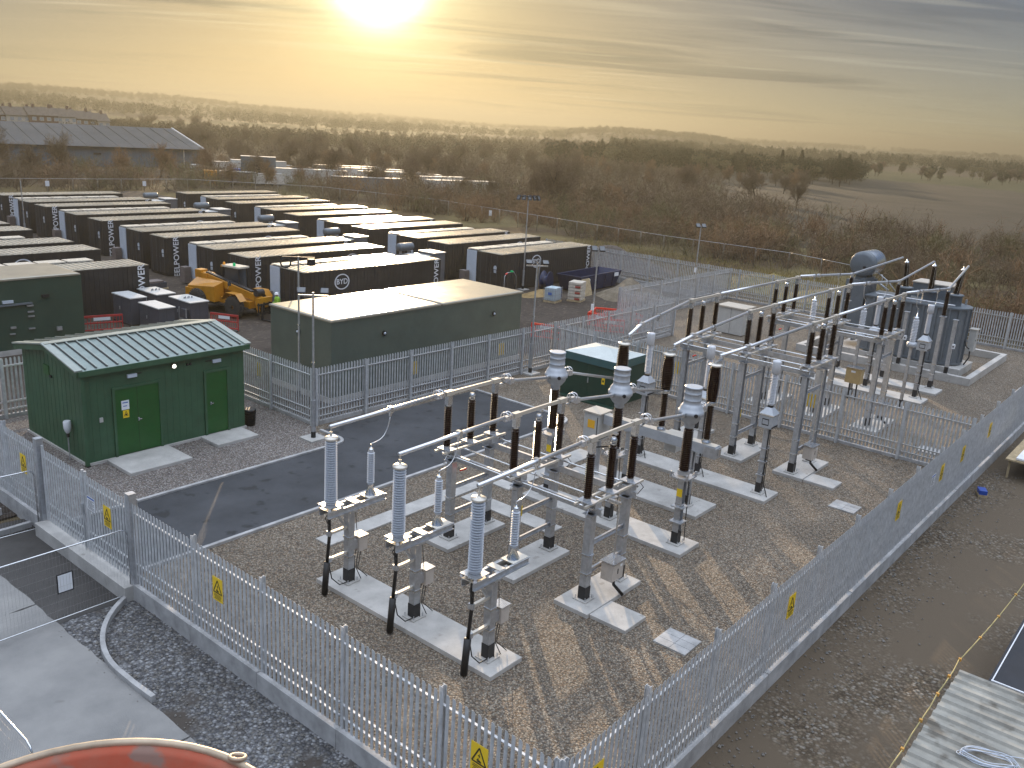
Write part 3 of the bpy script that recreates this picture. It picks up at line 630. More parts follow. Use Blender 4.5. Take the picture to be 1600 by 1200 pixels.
# ------------------------------------------------------------ centre break switches (three posts per pole)
def switch(label, xs, legx, zf, zi0, zi1, zb, tall, mechx, grp=None):
    x0 = legx[0]; t = thing('isolator_switch', label, 'isolator', (x0, PH[1], 0), 0, 'three pole isolator switches'); xs = [x-x0 for x in xs]; lx = [x-x0 for x in legx]
    for i, Y in enumerate(PH):
        y = Y-PH[1]
        for x in lx: leg_obj(t, x, y, zf-.09, .21, ch=tall)
        for z in ((zf-.95, .95) if not tall else (zf-.75, 1.0)):
            m = MB(); m.mats = ['galv']; cchan(m, (lx[0]+.1, y-.02, z), (lx[1]-.1, y-.02, z), .14, .05); m.build('leg_brace', None, t)
        m = MB(); m.m('cream_alu')
        for s_ in (-.16, .16): m.box(xs[0]-.32, xs[2]+.42, y+s_-.03, y+s_+.03, zi0-.17, zi0-.11)
        m.m('galv')
        for x in xs: m.box(x-.16, x+.16, y-.24, y+.24, zi0-.11, zi0-.08); m.lathe([(.1,0),(.1,.08)], (x,y,zi0-.08), 12)
        for x in lx: m.box(x-.14, x+.14, y-.2, y+.2, zf+.09, zi0-.17)
        m.path([(xs[0]-.2,y-.2,zi0-.2),(xs[0]-.34,y-.22,zi0-.4),(xs[0]-.1,y-.24,zi0-.5)], .012, 5); m.m('black_rubber').path([(xs[2]+.3,y-.1,zi0-.14),(xs[2]+.42,y-.2,zi0-.34),(xs[2]+.2,y-.16,zi0-.5)], .012, 5)
        m.build('pole_base', None, t)
        for k, x in enumerate(xs):
            m = MB(); m.m('brown_ceramic').ins((x, y, zi0), zi1-zi0-.04, .075, .118, 21, 14); m.m('galv_bright').lathe([(.085,0),(.085,.05)], (x,y,zi1-.05), 12)
            if k != 1: m.box(x-.09,x+.09,y-.07,y+.07,zi1,zb-.07)
            else: m.lathe([(.05,0),(.1,.04),(.1,.1),(.06,.16)], (x,y,zi1), 10); m.box(x-.05,x+.05,y-.1,y+.1,zb-.1,zb-.05)
            m.build('insulator', None, t)
        m = MB(); m.m('cream_alu').box(xs[0]-.02, xs[2]+.02, y-.032, y+.032, zb-.05, zb+.05)
        for x in (xs[0], xs[2]): m.box(x-.15, x+.15, y-.075, y+.075, zb-.06, zb+.07)
        m.m('galv_bright').box(xs[0]-.36, xs[0]-.15, y-.05, y+.05, zb-.06, zb+.05); m.box(xs[2]+.15, xs[2]+.36, y-.05, y+.05, zb-.06, zb+.05)
        m.path([(xs[2]+.1,y,zb-.1),(xs[2]+.3,y,zb-.16),(xs[2]+.46,y,zb-.12)], .03, 6); m.build('switch_blade', None, t)
    y0, y1 = PH[2]-PH[1], PH[0]-PH[1]
    for x in lx:
        m = MB(); m.mats = ['galv']; cchan(m, (x+.0, y0-.3, zf), (x, y1+.3, zf), .18, .08); m.build('cross_beam', None, t)
    m = MB(); m.mats = ['galv_bright']
    for x, z in ((lx[0]-.22, zf+.14), (lx[1]+.22, zf+.18), (xs[1], zf+.02)): m.tube((x, y0-.2, z), (x, y1+.2, z), .028, 8)
    m.build('linkage_rod', None, t)
    mx_ = mechx-x0; ym = y0-.36
    m = MB(); m.tube((mx_, ym, 1.2), (mx_, ym, zf+.1), .022, 8); m.box(mx_-.05, mx_+.05, ym-.05, ym+.3, zf+.05, zf+.12); m.build('drive_rod', 'galv_bright', t)
    m = MB(); m.m('box_beige').box(mx_-.26, mx_+.26, ym-.17, ym+.2, .62, 1.14); m.m('galv_bright').box(mx_-.3, mx_+.3, ym-.22, ym+.24, 1.14, 1.17); m.m('ink').box(mx_-.02,mx_+.02,ym-.176,ym-.17,.8,.95); m.m('sign_white').box(mx_+.1,mx_+.2,ym-.175,ym-.17,.98,1.05)
    m.m('black_rubber').path([(mx_+.1,ym,.62),(mx_+.06,ym-.04,.4),(mx_+.16,ym-.3,.14)], .045, 8); m.build('mechanism_box', None, t)
    m = MB(); m.m('sign_yellow').box(lx[0]+.1,lx[0]+.13,-.12,.12,1.7,2.0); m.m('red_plastic').tube((lx[0]+.05,y1-.3,zf-.35),(lx[0]+.3,y1-.3,zf-.35),.03,6); m.build('marker_plate', None, t)
    return t
switch('nearest three pole isolator with brown insulators on low legs beside the white bushings', (17.75, 18.75, 19.78), (18.0, 19.68), 2.72, 3.14, 4.40, 4.74, False, 18.75)
switch('tall three pole isolator with brown insulators just before the dividing fence', (31.6, 32.62, 33.78), (31.6, 33.38), 4.05, 4.42, 5.66, 5.94, True, 32.35)
switch('tall three pole isolator with brown insulators just beyond the dividing fence', (39.68, 40.85, 42.05), (39.9, 41.6), 4.05, 4.40, 5.66, 5.95, True, 40.6)
# ------------------------------------------------------------ current transformers
for i, y in enumerate(PH):
    t = thing('current_transformer', WH[i]+' current transformer with a bulging grey metal head on a brown insulator', 'current transformer', (22.86, y, 0), 0, 'round headed current transformers')
    leg_obj(t, 0, 0, 2.32, .2, ch=True)
    m = MB(); m.mats = ['galv']
    for z in (.85, 1.35): m.box(-.2,.2,-.2,.2,z,z+.03)
    m.box(-.3,.3,-.3,.3,2.32,2.36)
    for a, b in ((1,1),(1,-1),(-1,1),(-1,-1)): m.bar((a*.12,b*.12,2.2),(a*.27,b*.27,2.5),.03); m.box(a*.27-.03,a*.27+.03,b*.27-.03,b*.27+.03,2.36,2.5)
    m.m('sign_yellow').box(-.12,-.106,-.09,.09,1.7,1.95); m.m('black_rubber').path([(.2,.1,2.3),(.22,.12,1.4),(.16,.1,.2)],.016,5); m.path([(.2,-.1,2.3),(.25,-.12,1.2),(.3,-.14,.15)],.016,5); m.build('support_bracket', None, t)
    m = MB(); m.m('galv').lathe([(.19,0),(.19,.12)], (0,0,2.42), 14); m.m('brown_ceramic').ins((0,0,2.54), 1.36, .115, .165, 22, 16, .92); m.build('insulator', None, t)
    m = MB(); m.m('head_grey').lathe([(.13,0),(.155,.04),(.15,.12),(.22,.18),(.305,.30),(.35,.42),(.385,.44),(.385,.54),(.36,.56),(.33,.66),(.275,.74),(.255,.77),(.255,.86),(.265,.87),(.265,.89),(.255,.90),(.255,1.06),(.265,1.07),(.265,1.09),(.255,1.10),(.255,1.24),(.27,1.245),(.27,1.275),(.24,1.285)], (0,0,3.9), 24)
    m.m('galv_bright').box(-.5,-.28,-.06,.06,4.32,4.44); m.box(.28,.5,-.06,.06,4.32,4.44)
    m.m('head_grey').tube((-.05,-.28,4.38),(-.05,-.37,4.38),.08,12); m.m('dark_steel').tube((-.2,-.24,4.38),(-.26,-.32,4.38),.06,10); m.build('head', None, t)
CBY = (16.02, 14.22, 12.5)
for i, y in enumerate(PH):
    busbar(WH[i]+' busbar between the nearest switch and its current transformer', [(20.18, y, 4.70), (20.5, y, 4.62), (22.4, y, 4.38)], .05, hoops=[(20.28, y, 4.70)])
    busbar(WH[i]+' busbar from the current transformer head to the circuit breaker', [(23.32, y, 4.38), (23.6, y, 4.34), (25.6, CBY[i], 3.92)], .045, hoops=[(23.5, y, 4.38)])
# ------------------------------------------------------------ circuit breaker
t = thing('circuit_breaker', 'circuit breaker with three tall brown poles on a horizontal grey beam', 'circuit breaker', (25.7, 14.22, 0))
m = MB(); m.m('head_grey').box(-.17,.17,-2.15,2.25,2.16,2.5); m.m('cream_alu').box(-.16,.16,-2.13,2.23,2.5,2.507); m.m('galv').box(-.2,.2,-2.2,-1.75,2.1,2.46); m.m('galv_bright').box(-.05,.12,-2.24,-2.2,2.2,2.42); m.build('beam', None, t)
for y in (-1.25, 1.2):
    leg_obj(t, 0, y, 2.14, .2, name='leg', ch=True)
for x, y in ((.22,-1.1),(-.2,-1.45),(.2,1.0)):
    MB().bar((x,y,.12),(x*.5,y,2.1),.035).build('strut', 'galv', t); MB().bar((x,y+.25,.12),(x*.5,y,1.6),.03).build('strut', 'galv', t)
for y in CBY:
    y -= 14.22; m = MB(); m.m('galv_bright').lathe([(.16,0),(.16,.08),(.12,.12),(.12,.16)], (0,y,2.5), 14); m.m('brown_ceramic').ins((0,y,2.64), 1.2, .08, .125, 19, 16); m.build('lower_insulator', None, t)
    m = MB(); m.m('galv_bright').lathe([(.16,0),(.17,.02),(.17,.1),(.16,.12)], (0,y,3.84), 14); m.box(-.38,.0,y-.05,y+.05,3.88,3.96); m.build('middle_terminal', None, t)
    pr = []; n = 19
    for k in range(n):
        z = 1.16*k/n; a = math.sin(PI*min(1, max(0, (z+.22)/1.6))); c_ = .10+.065*a; s_ = c_+.045; pr += [(c_, z), (s_, z+.02), (s_, z+.032), (c_, z+.055)]
    m = MB(); m.m('brown_ceramic').lathe(pr, (0,y,3.96), 18, smooth=False); m.build('interrupter', None, t)
    m = MB(); m.m('cream_alu').lathe([(.12,0),(.21,.03),(.22,.06),(.21,.09),(.1,.11)], (0,y,5.12), 18); m.m('galv_bright').box(-.05,.38,y-.06,y+.06,5.2,5.3); m.box(.3,.38,y-.06,y+.06,5.3,5.5); m.build('top_terminal', None, t)
m = MB(); m.m('box_grey').box(-.36,.36,2.3,2.95,1.5,2.5); m.m('cream_alu').box(-.4,.4,2.26,2.99,2.5,2.55); m.m('sign_orange').box(-.368,-.36,2.48,2.78,1.95,2.25); m.m('dark_steel').box(-.366,-.36,2.36,2.39,1.6,2.4); m.box(-.3,.3,2.294,2.3,1.56,1.58); m.m('black_rubber').path([(-.1,2.6,1.5),(-.2,2.5,1.2),(.1,2.2,1.25),(.0,1.4,1.4)],.03,6); m.m('galv').box(-.06,.06,2.4,2.52,.12,1.5); m.build('control_cabinet', None, t)
m = MB(); m.m('box_grey').box(.35,.8,-.45,.0,1.7,2.3); m.m('cream_alu').box(.33,.85,-.5,.05,2.3,2.34); m.build('drive_box', None, t)
for i, y in enumerate(PH):
    busbar(WH[i]+' long busbar rising from the circuit breaker to the second switch', [(25.95, CBY[i], 5.45), (27.2, CBY[i]+(y-CBY[i])*.4, 5.62), (31.3, y, 5.93)], .058, [(28.6, CBY[i]+(y-CBY[i])*.62, 5.73)])
    busbar(WH[i]+' busbar between the two tall switches over the dividing fence', [(34.1, y, 5.97), (39.4, y, 5.95)], .06, hoops=[])
# ------------------------------------------------------------ voltage transformers
def vt(label, x, y, z0=2.62, zi=3.42, zt=4.55, cap=.46, s=.25, grp='box topped voltage transformers', wood=False):
    t = thing('voltage_transformer', label, 'voltage transformer', (x, y, 0), 0, grp)
    leg_obj(t, 0, 0, z0-.03, .17, ch=True)
    m = MB(); m.m('head_grey').box(-s,s,-s,s,z0,z0+.46); m.add([(-s,-s,z0+.5),(s,-s,z0+.5),(s,s,z0+.5),(-s,s,z0+.5),(-.1,-.1,zi-.08),(.1,-.1,zi-.08),(.1,.1,zi-.08),(-.1,.1,zi-.08)],[(0,1,5,4),(1,2,6,5),(2,3,7,6),(3,0,4,7)])
    m.m('galv_bright').box(-s-.03,s+.03,-s-.03,s+.03,z0+.46,z0+.5); m.m('dark_steel').box(-s-.006,-s,-s*.5,s*.5,z0+.1,z0+.34); m.box(-s-.015,s*.9,-s-.012,-s,z0+.02,z0+.08); m.m('head_grey').box(-s-.012,-s-.006,-s*.42,s*.42,z0+.14,z0+.3); m.build('terminal_box', None, t)
    m = MB(); m.m('dark_steel').lathe([(.1,0),(.1,.06)], (0,0,zi-.09), 14); m.m('white_ceramic').ins((0,0,zi), zt-zi, .075, .125, 19, 16, .95); m.build('insulator', None, t)
    m = MB(); m.m('white_ceramic').lathe([(.13,0),(.15,.01),(.15,cap-.05),(.14,cap),(.05,cap+.01)], (0,0,zt), 20); m.m('dark_steel').lathe([(.1,0),(.1,.012)], (0,0,zt-.008), 14); m.m('galv_bright').tube((.1,0,zt+cap*.7),(.24,0,zt+cap*.7),.03,8); m.build('cap', None, t)
    m = MB(); m.m('black_rubber').path([(.0,-.11,z0),(-.08,-.12,z0-.5),(-.02,-.12,1.2),(-.03,-.12,.6),(-.1,-.3,.3),(-.2,-.42,.12)], .018, 6); m.path([(.1,-.1,z0),(.1,-.12,1.2),(.0,-.16,.3)],.014,5); m.m('galv')
    for z in (.8, 1.3, 1.8): m.box(-.14,.14,-.13,.13,z,z+.035)
    m.build('control_cable', None, t); return t
for i, y in enumerate(PH):
    vt(WH[i]+' voltage transformer with a white cap standing between the breaker and the second switch', 28.72, y)
    vt(WH[i]+' voltage transformer with a white cap standing next to the power transformer', 46.95, y, 2.62, 3.45, 4.5, .42, .27, 'voltage transformers by the power transformer')
# surge counters / arresters beyond the dividing fence
for i, y in enumerate(PH):
    t = thing('surge_arrester', WH[i]+' slim pale arrester on a thin post between the far switch and the transformer', 'surge arrester', (44.75, y, 0), 0, 'slim arresters beyond the far switch')
    leg_obj(t, 0, 0, 3.1, .13, z0=.02, ch=True); m = MB(); m.m('head_grey').lathe([(.2,0),(.24,.06),(.22,.22),(.12,.26)], (0,0,3.1), 12); m.m('white_ceramic').ins((0,0,3.36), 1.12, .1, .15, 14, 12); m.m('galv_bright').lathe([(.12,0),(.12,.08),(.03,.12),(.02,.5)], (0,0,4.48), 12); m.build('housing', None, t)
    busbar(WH[i]+' busbar from the far switch rising over to the transformer bushing', [(42.42, y, 5.98), (44.75, y, 5.82), (49.65, y, 5.47), (55.2, (15.85, 14.1, 12.25)[i], 6.12)], .062, [(44.2, y, 5.86), (47.6, y, 5.61)])
    drop(WH[i]+' wire hanging from the far busbar to its slim pale arrester', sag((44.2, y, 5.7), (44.75, y, 4.95), .1, 8, -.15), .012)
    drop(WH[i]+' looping wire from the far busbar to the capped voltage transformer', sag((47.6, y, 5.5), (47.2, y, 4.8), .2, 8, .25), .012)
    t = thing('post_insulator', WH[i]+' brown post insulator on a tall post carrying the busbar by the bund', 'post insulator', (49.65, y, 0), 0, 'post insulators by the transformer bund')
    leg_obj(t, 0, 0, 4.0, .2, bands=True, ch=True); m = MB(); m.m('brown_ceramic').ins((0,0,4.05), 1.25, .085, .125, 19, 12); m.m('galv_bright').lathe([(.07,0),(.07,.06),(.03,.1)], (0,0,5.3), 10); m.box(-.08,.08,-.07,.07,5.36,5.44); m.build('insulator', None, t)
t = thing('marshalling_box', 'tan metal box on two thin legs beyond the dividing fence', 'box', (44.3, 14.0, 0))
MB().m('box_tan').box(-.22,.22,-.38,.38,.85,1.62).m('galv_bright').box(-.26,.26,-.42,.42,1.62,1.66).m('sign_white').box(-.225,-.22,-.1,.12,1.4,1.5).build('cabinet', None, t)
for y in (-.2, .16): MB().box(-.03,.03,y-.03,y+.03,0,.85).build('leg', 'dark_steel', t)
for y, w in ((11.72, 'right'), (14.3, 'left')):
    t = thing('cable_support_post', w+' of two plain steel posts standing on the near bund wall', 'post', (52.47, y, .4), 0, 'plain posts on the bund wall')
    m = MB(); shoe(m, 0, 0, 0, .16, .34); m.m('galv').box(-.09,.09,-.09,.09,.38,3.05); m.box(-.14,.14,-.14,.14,3.05,3.07); m.build('shaft', None, t)
    m = MB(); m.m('sign_white').box(-.24,-.1,-.25,-.1,1.5,1.75); m.m('ink').box(-.245,-.24,-.22,-.14,1.58,1.66); m.m('galv').box(-.1,.05,-.24,-.1,1.6,1.66); m.build('bracket_plate', None, t)
# ------------------------------------------------------------ bund and power transformer
m = MB()
for a in ((52.3,61.3,10.4,10.72),(52.3,61.3,20.0,20.32),(52.3,52.62,10.72,20.0),(60.98,61.3,10.72,20.0)): m.box(a[0],a[1],a[2],a[3],-.05,.42)
tag(m.build('bund_wall', 'concrete', bevel=.015), 'low concrete bund wall around the power transformer', 'wall')
t = thing('power_transformer', 'large grey power transformer with three brown bushings inside the bund', 'transformer', (55.3, 14.1, 0))
MB().box(-1.4,1.55,-2.75,4.6,-.05,.45).build('plinth', 'concrete', t, bevel=.015)
m = MB(); TX = 'tx_grey'; m.m(TX); poly = [(-1.2, 3.1), (-1.2, -1.2)] + [(1.2*math.cos(R(a)), -1.2+1.2*math.sin(R(a))) for a in range(190, 360, 14)] + [(1.2, -1.2), (1.2, 3.1)]
m.prism(poly, .62, 3.72); m.prism([(x*1.08, y*1.03) for x, y in poly], 3.72, 3.80); m.prism([(x*1.08, y*1.03) for x, y in poly], .52, .62); m.m('black_shoe').prism([(x*.8, y*.8) for x, y in poly], .45, .52)
m.m(TX)
for y in (2.6, 1.9, 1.2, .5, -.2, -.9): m.box(-1.28,-1.2,y-.06,y+.06,.62,3.72)
for a in range(200, 350, 25): m.bar((1.24*math.cos(R(a)), -1.2+1.24*math.sin(R(a)), .62), (1.24*math.cos(R(a)), -1.2+1.24*math.sin(R(a)), 3.72), .1)
m.build('tank', None, t)
for i, (yt, tilt) in enumerate(((1.75, .10), (0, .02), (-1.85, -.10))):
    m = MB(); m.m(TX).lathe([(.4,0),(.4,.55),(.46,.56),(.46,.64),(.36,.66)], (.0,yt-tilt*4,3.8), 18)
    m.M = Matrix.Translation((0, yt-tilt*4, 4.4)) @ Matrix.Rotation(-tilt, 4, 'X'); m.m('galv_bright').lathe([(.2,0),(.2,.08)], (0,0,0), 14); m.m('brown_ceramic').ins((0,0,.08), 1.35, .125, .195, 20, 16, .8); m.m('galv_bright').lathe([(.11,0),(.11,.1),(.04,.13),(.03,.26)], (0,0,1.43), 12); m.tube((.2,.1,.05),(.16,.1,1.4),.012,5); m.tube((-.2,-.1,.05),(-.16,-.1,1.4),.012,5)
    m.build('bushing', None, t)
m = MB(); m.m(TX).lathe([(.0,0),(.55,.02),(.74,.1),(.76,.16),(.76,2.1),(.72,2.18),(.5,2.25)], (-.6,3.9,5.45), 28, 'x'); m.m('galv_bright').lathe([(.765,.5),(.768,.52),(.768,1.9),(.765,1.92)], (-.6,3.9,5.45), 28, 'x'); m.m('dark_steel').lathe([(.0,-.03),(.1,-.02),(.1,.02)], (-.6,3.7,5.3), 10, 'x'); m.build('conservator', None, t)
m = MB(); m.m(TX)
for k in range(9): m.box(-.9+k*.24,-.78+k*.24,3.35,4.55,1.0,4.5)
m.box(-.95,1.25,3.55,3.7,4.5,4.62); m.box(-.95,1.25,3.55,3.7,.85,1.0); m.box(-.4,-.25,3.6,4.2,4.5,4.8); m.box(.7,.85,3.6,4.2,4.5,4.8); m.m('galv').path([(.9,3.9,4.7),(1.2,3.2,4.2),(1.1,2.6,3.9)],.06,8); m.path([(1.1,3.6,5.0),(1.4,2.8,4.4),(1.2,2.2,3.9)],.035,8); m.build('radiator', None, t)
m = MB(); m.m(TX).box(1.3,3.0,-.9,1.3,1.2,4.62); m.m('cream_alu').box(1.25,3.05,-.95,1.35,4.62,4.68); m.m(TX).box(1.2,1.3,-.5,.9,2,3.5); m.build('cable_box', None, t)
m = MB(); m.m('box_grey').box(.2,.75,-2.9,-2.55,1.3,2.55); m.m('cream_alu').box(.15,.8,-2.95,-2.5,2.55,2.6); m.m('dark_steel').box(.3,.4,-2.91,-2.9,1.9,2.0); m.m('black_rubber').path([(.4,-2.7,1.3),(.3,-2.75,.9),(.0,-2.6,.5)],.04,6); m.path([(.1,-2.4,1.9),(-.2,-2.6,1.6),(.4,-2.72,1.35)],.03,6); m.build('control_cabinet', None, t)
m = MB(); m.mats = ['galv']; m.tube((-1.1,-1.8,3.95),(-1.1,2.6,3.95),.05,8)
for y in (-1.5, 0, 1.5, 2.5): m.box(-1.14,-1.06,y-.03,y+.03,3.78,3.95)
m.tube((.9,-1.9,3.8),(.9,-1.9,4.1),.06,8); m.build('oil_pipe', None, t)
t = thing('control_kiosk', 'grey steel control kiosk with a light roof near the back fence', 'kiosk', (52.8, 24.2, 0))
MB().m('box_grey').box(0,1.4,0,1.8,.05,1.75).m('dark_steel').box(-.005,0,.88,.9,.1,1.7).build('body', None, t); MB().box(-.1,1.5,-.1,1.9,1.75,1.83).build('roof', 'cream_alu', t)
# ------------------------------------------------------------ green control hut
HX0, HX1, HY0, HY1, HE, HR = 12.95, 19.2, 29.2, 33.85, 3.42, 3.86
hut = thing('green_hut', 'green steel control hut with a ribbed pitched roof and two green doors', 'hut', (HX0, HY0, 0))
Wd, Dp = HX1-HX0, HY1-HY0
m = MB(); m.mats = ['hut_green']
m.add([(x, y, z) for x in (0, Wd) for y, z in ((0,.1),(Dp,.1),(Dp,HE),(Dp/2,HR-.06),(0,HE))], [(0,1,2,3,4)[::-1],(5,6,7,8,9),(0,5,9,4)[::1],(1,2,7,6)[::-1],(4,9,8,3)[::-1],(3,8,7,2)[::-1],(0,1,6,5)[::-1]])
# narrow cladding seams on the front and the gable
for i in range(1, 26):
    x = i*.25
    if 1.0 < x < 2.78 or 4.52 < x < 5.58: continue
    m.box(x-.008, x+.008, -.006, 0, .1, HE-.02)
for i in range(1, 15): m.box(-.006, 0, i*.31-.008, i*.31+.008, .1, HE+(.5-abs(i*.31/Dp-.5))*.8-.06)
m.build('wall', None, hut)
MB().box(-.06, Wd+.06, -.06, Dp+.06, -.3, .1).build('base', 'concrete', hut)
m = MB(); m.mats = ['roof_green']; ov = .16
def roofpt(x, s_, lift=0):   # s_ 0 eave .. 1 ridge, front slope
    return (x, -ov+(Dp/2+ov)*s_, HE-.03+(HR-HE+.03)*s_+lift)
for sgn in (0, 1):
    f = (lambda p: p) if not sgn else (lambda p: (p[0], Dp-p[1], p[2]))
    P = [f(roofpt(-.16, 0, .06)), f(roofpt(Wd+.16, 0, .06)), f(roofpt(Wd+.16, 1, .06)), f(roofpt(-.16, 1, .06))]; Q = [(a, b, c-.05) for a, b, c in P]
    m.add(P+Q, [(0,1,2,3),(7,6,5,4),(0,4,5,1),(1,5,6,2),(3,2,6,7),(0,3,7,4)])
    m.m('roof_trim')
    for i in range(17):
        x = .14+i*(Wd-.28)/16; a, b = f(roofpt(x, .03, .09)), f(roofpt(x, .95, .09)); m.m('dark_steel').bar((a[0]-.035,a[1],a[2]-.014), (b[0]-.035,b[1],b[2]-.014), .03, .02); m.m('roof_trim').bar(a, b, .035, .05)
    for x in (-.14, Wd+.14): m.bar(f(roofpt(x, 0, .085)), f(roofpt(x, 1, .085)), .26, .05)
m.bar((-.2, Dp/2, HR+.085), (Wd+.2, Dp/2, HR+.085), .34, .03); m.build('roof', None, hut)
m = MB(); m.mats = ['hut_green']
for y in (-ov-.03, Dp+ov+.03): m.box(-.17, Wd+.17, y-.02, y+.02, HE-.16, HE+.03)
for x in (-.2, Wd+.2):
    for s_ in (0, 1):
        a, b = roofpt(x, 0, -.05), roofpt(x, 1, -.05)
        if s_: a, b = (a[0], Dp-a[1], a[2]), (b[0], Dp-b[1], b[2])
        m.bar(a, b, .035, .2)
m.build('fascia', None, hut)
m = MB(); m.m('hut_green').box(-.10, .02, -.14, -.02, 0, HE-.1); m.m('dark_steel').box(-.1,.04,-.16,-.0,-.02,.06); m.build('downpipe', None, hut)
def hut_door(x0, x1, zt):
    m = MB(); m.m('door_green').box(x0+.06, x1-.06, -.03, -.002, .14, zt-.06)
    if x1-x0 > 1.4: m.m('ink').box((x0+x1)/2-.006, (x0+x1)/2+.006, -.032, -.03, .16, zt-.08)
    d = m.build('door', None, hut); f = MB(); f.mats = ['hut_green']
    f.box(x0-.03, x0+.06, -.06, -.0, .1, zt+.03); f.box(x1-.06, x1+.03, -.06, 0, .1, zt+.03); f.box(x0+.06, x1-.06, -.06, 0, zt-.06, zt+.03); f.build('frame', None, d)
    h = MB(); xx = x0+.86 if x1-x0 > 1.4 else x0+.2; h.m('galv_bright').box(xx, xx+.13, -.075, -.05, 1.32, 1.36); h.m('galv').box(xx, xx+.05, -.05, -.03, 1.28, 1.4); h.build('handle', None, d); return d
d1 = hut_door(1.02, 2.76, 2.62); d2 = hut_door(4.55, 5.55, 2.62)
m = MB(); m.m('sign_white').box(1.0+.30, 1.0+.58, -.036, -.032, 1.78, 2.12); m.m('blue_ink').box(1.34,1.54,-.038,-.036,2.02,2.06); m.box(1.36,1.5,-.038,-.036,1.9,1.93); m.build('notice', None, d1)
m = MB(); m.m('sign_yellow').box(1.34, 1.56, -.036, -.032, 1.48, 1.76)
for a, b in (((1.38,1.55),(1.52,1.55)),((1.52,1.55),(1.45,1.72)),((1.45,1.72),(1.38,1.55))): m.m('ink').bar((a[0],-.038,a[1]),(b[0],-.038,b[1]),.004,.014)
m.box(1.42,1.48,-.04,-.037,1.57,1.63); m.build('warning_sign', None, d1)
for x in (1.72, 5.05):
    m = MB(); m.m('panel_white').box(x-.17, x+.17, -.12, -.04, 2.93, 3.05); m.m('dark_steel').box(x-.4*(x>3)-.02, x+.36*(x<3)+.02, -.03, -.0, 3.0, 3.03); m.build('bulkhead_light', None, hut)
m = MB(); m.m('dark_steel').lathe([(.10,-.09),(.10,0)], (3.32,0,3.06), 14, 'y'); m.m('lamp_lit').lathe([(.03,-.13),(.075,-.11),(.08,-.09)], (3.32,0,3.06), 14, 'y'); m.build('wall_lamp', None, hut)
for x in (3.88, 4.0): MB().lathe([(.04,-.05),(.05,0)], (x,-.01,3.02), 10, 'y').build('round_fitting', 'dark_steel', hut)
m = MB(); m.m('door_green').box(-.03,0,2.45,2.85,2.72,3.08); m.m('dark_steel').box(-.08,-.03,2.2,2.32,2.7,2.78); m.build('vent', None, hut)
MB().box(.5,.62,-.05,0,1.5,1.66).build('key_box', 'box_grey', hut)
m = MB(); m.m('galv').tube((-.12,.95,0),(-.12,.95,1.0),.025,8); m.m('white_ceramic').lathe([(.05,0),(.1,.08),(.13,.2),(.13,.42),(.11,.45)], (-.12,.95,1.0), 16); m.m('dark_steel').box(-.16,-.08,.9,1.0,.86,1.0)
tag(m.build('sensor_post', None, None, (HX0-.05, HY0+.02, 0)), 'white weather sensor pod on a short post beside the green hut gable', 'sensor')
for lb, a in (('large concrete step in front of the wide double green door', (13.56,15.86,27.4,29.08)), ('small concrete step in front of the narrow green door', (17.2,18.98,27.92,29.08))):
    x0,x1,y0,y1 = a; m = MB(); m.prism([(x0,y0),(x1,y0),(x1,y1),(x0,y1)], -.02, .13); tag(m.build('door_step', 'concrete', bevel=.02), lb, 'step', 'door steps')
m = MB(); m.m('black_rubber').lathe([(.17,0),(.2,.02),(.23,.6),(.25,.62),(.25,.68),(.2,.7)], (0,0,.0), 18)
for k in range(5): m.lathe([(.205+.012*k,.1+k*.11),(.212+.012*k,.13+k*.11)], (0,0,0), 18)
tag(m.build('litter_bin', None, None, (19.55, 29.35, 0)), 'black plastic bin at the right corner of the green hut', 'bin')
# ------------------------------------------------------------ GRP switchrooms
def switchroom(name, label, x0, x1, y0, y1, z0, z1, mt, split=None, lights=()):
    t = thing(name, label, 'building', (x0, y0, 0)); w, d = x1-x0, y1-y0
    MB().box(-.05, w+.05, -.05, d+.05, z0-.3, z0+.28).build('base', 'concrete', t)
    m = MB(); m.box(0, w, 0, d, z0+.28, z1-.08); m.build('wall', mt, t, bevel=.02)
    s_ = split or w
    m = MB(); m.m('flat_roof')
    def slab(a, b, z): m.add([(a,-.05,z-.09),(b,-.05,z-.09),(b,d+.05,z-.09),(a,d+.05,z-.09),(a,-.05,z-.01),(b,-.05,z-.01),(b,d+.05,z-.01),(a,d+.05,z-.01),(a+.12,.07,z+.02),(b-.12,.07,z+.02),(b-.12,d-.07,z+.02),(a+.12,d-.07,z+.02)],[(3,2,1,0),(0,1,5,4),(1,2,6,5),(2,3,7,6),(3,0,4,7),(4,5,9,8),(5,6,10,9),(6,7,11,10),(7,4,8,11),(8,9,10,11)])
    slab(-.05, s_-.06, z1)
    if split: slab(s_+.06, w+.05, z1); m.m('ink').box(s_-.05, s_+.05, -.04, d+.04, z1-.085, z1-.06)
    m.build('roof', None, t)
    for x, y, z in lights:
        q = MB(); q.m('ink').lathe([(.12,-.1),(.12,-.02),(.09,0)] if y == 0 else [(.12,-.1),(.12,-.02),(.09,0)], (x if y == 0 else 0, 0 if y == 0 else y, z), 12, 'y' if y == 0 else 'x'); q.m('panel_white').lathe([(.02,-.14),(.06,-.12),(.07,-.1)], (x if y == 0 else 0, 0 if y == 0 else y, z), 10, 'y' if y == 0 else 'x'); q.build('wall_lamp', None, t)
    return t
switchroom('switchroom', 'long grey green switchroom with a pale two part flat roof behind the inner fence', 24.5, 37.75, 30.42, 34.9, -.4, 3.47, 'grp_green', 6.9, [(0, 2.3, 2.55), (3.1, 0, 2.5), (10.9, 0, 2.5)])
g0 = switchroom('switchroom', 'dark green switchroom with a pale roof at the left edge of the photo', 9.0, 21.05, 46.55, 50.3, -.4, 3.47, 'grp_dark_green', None, [])
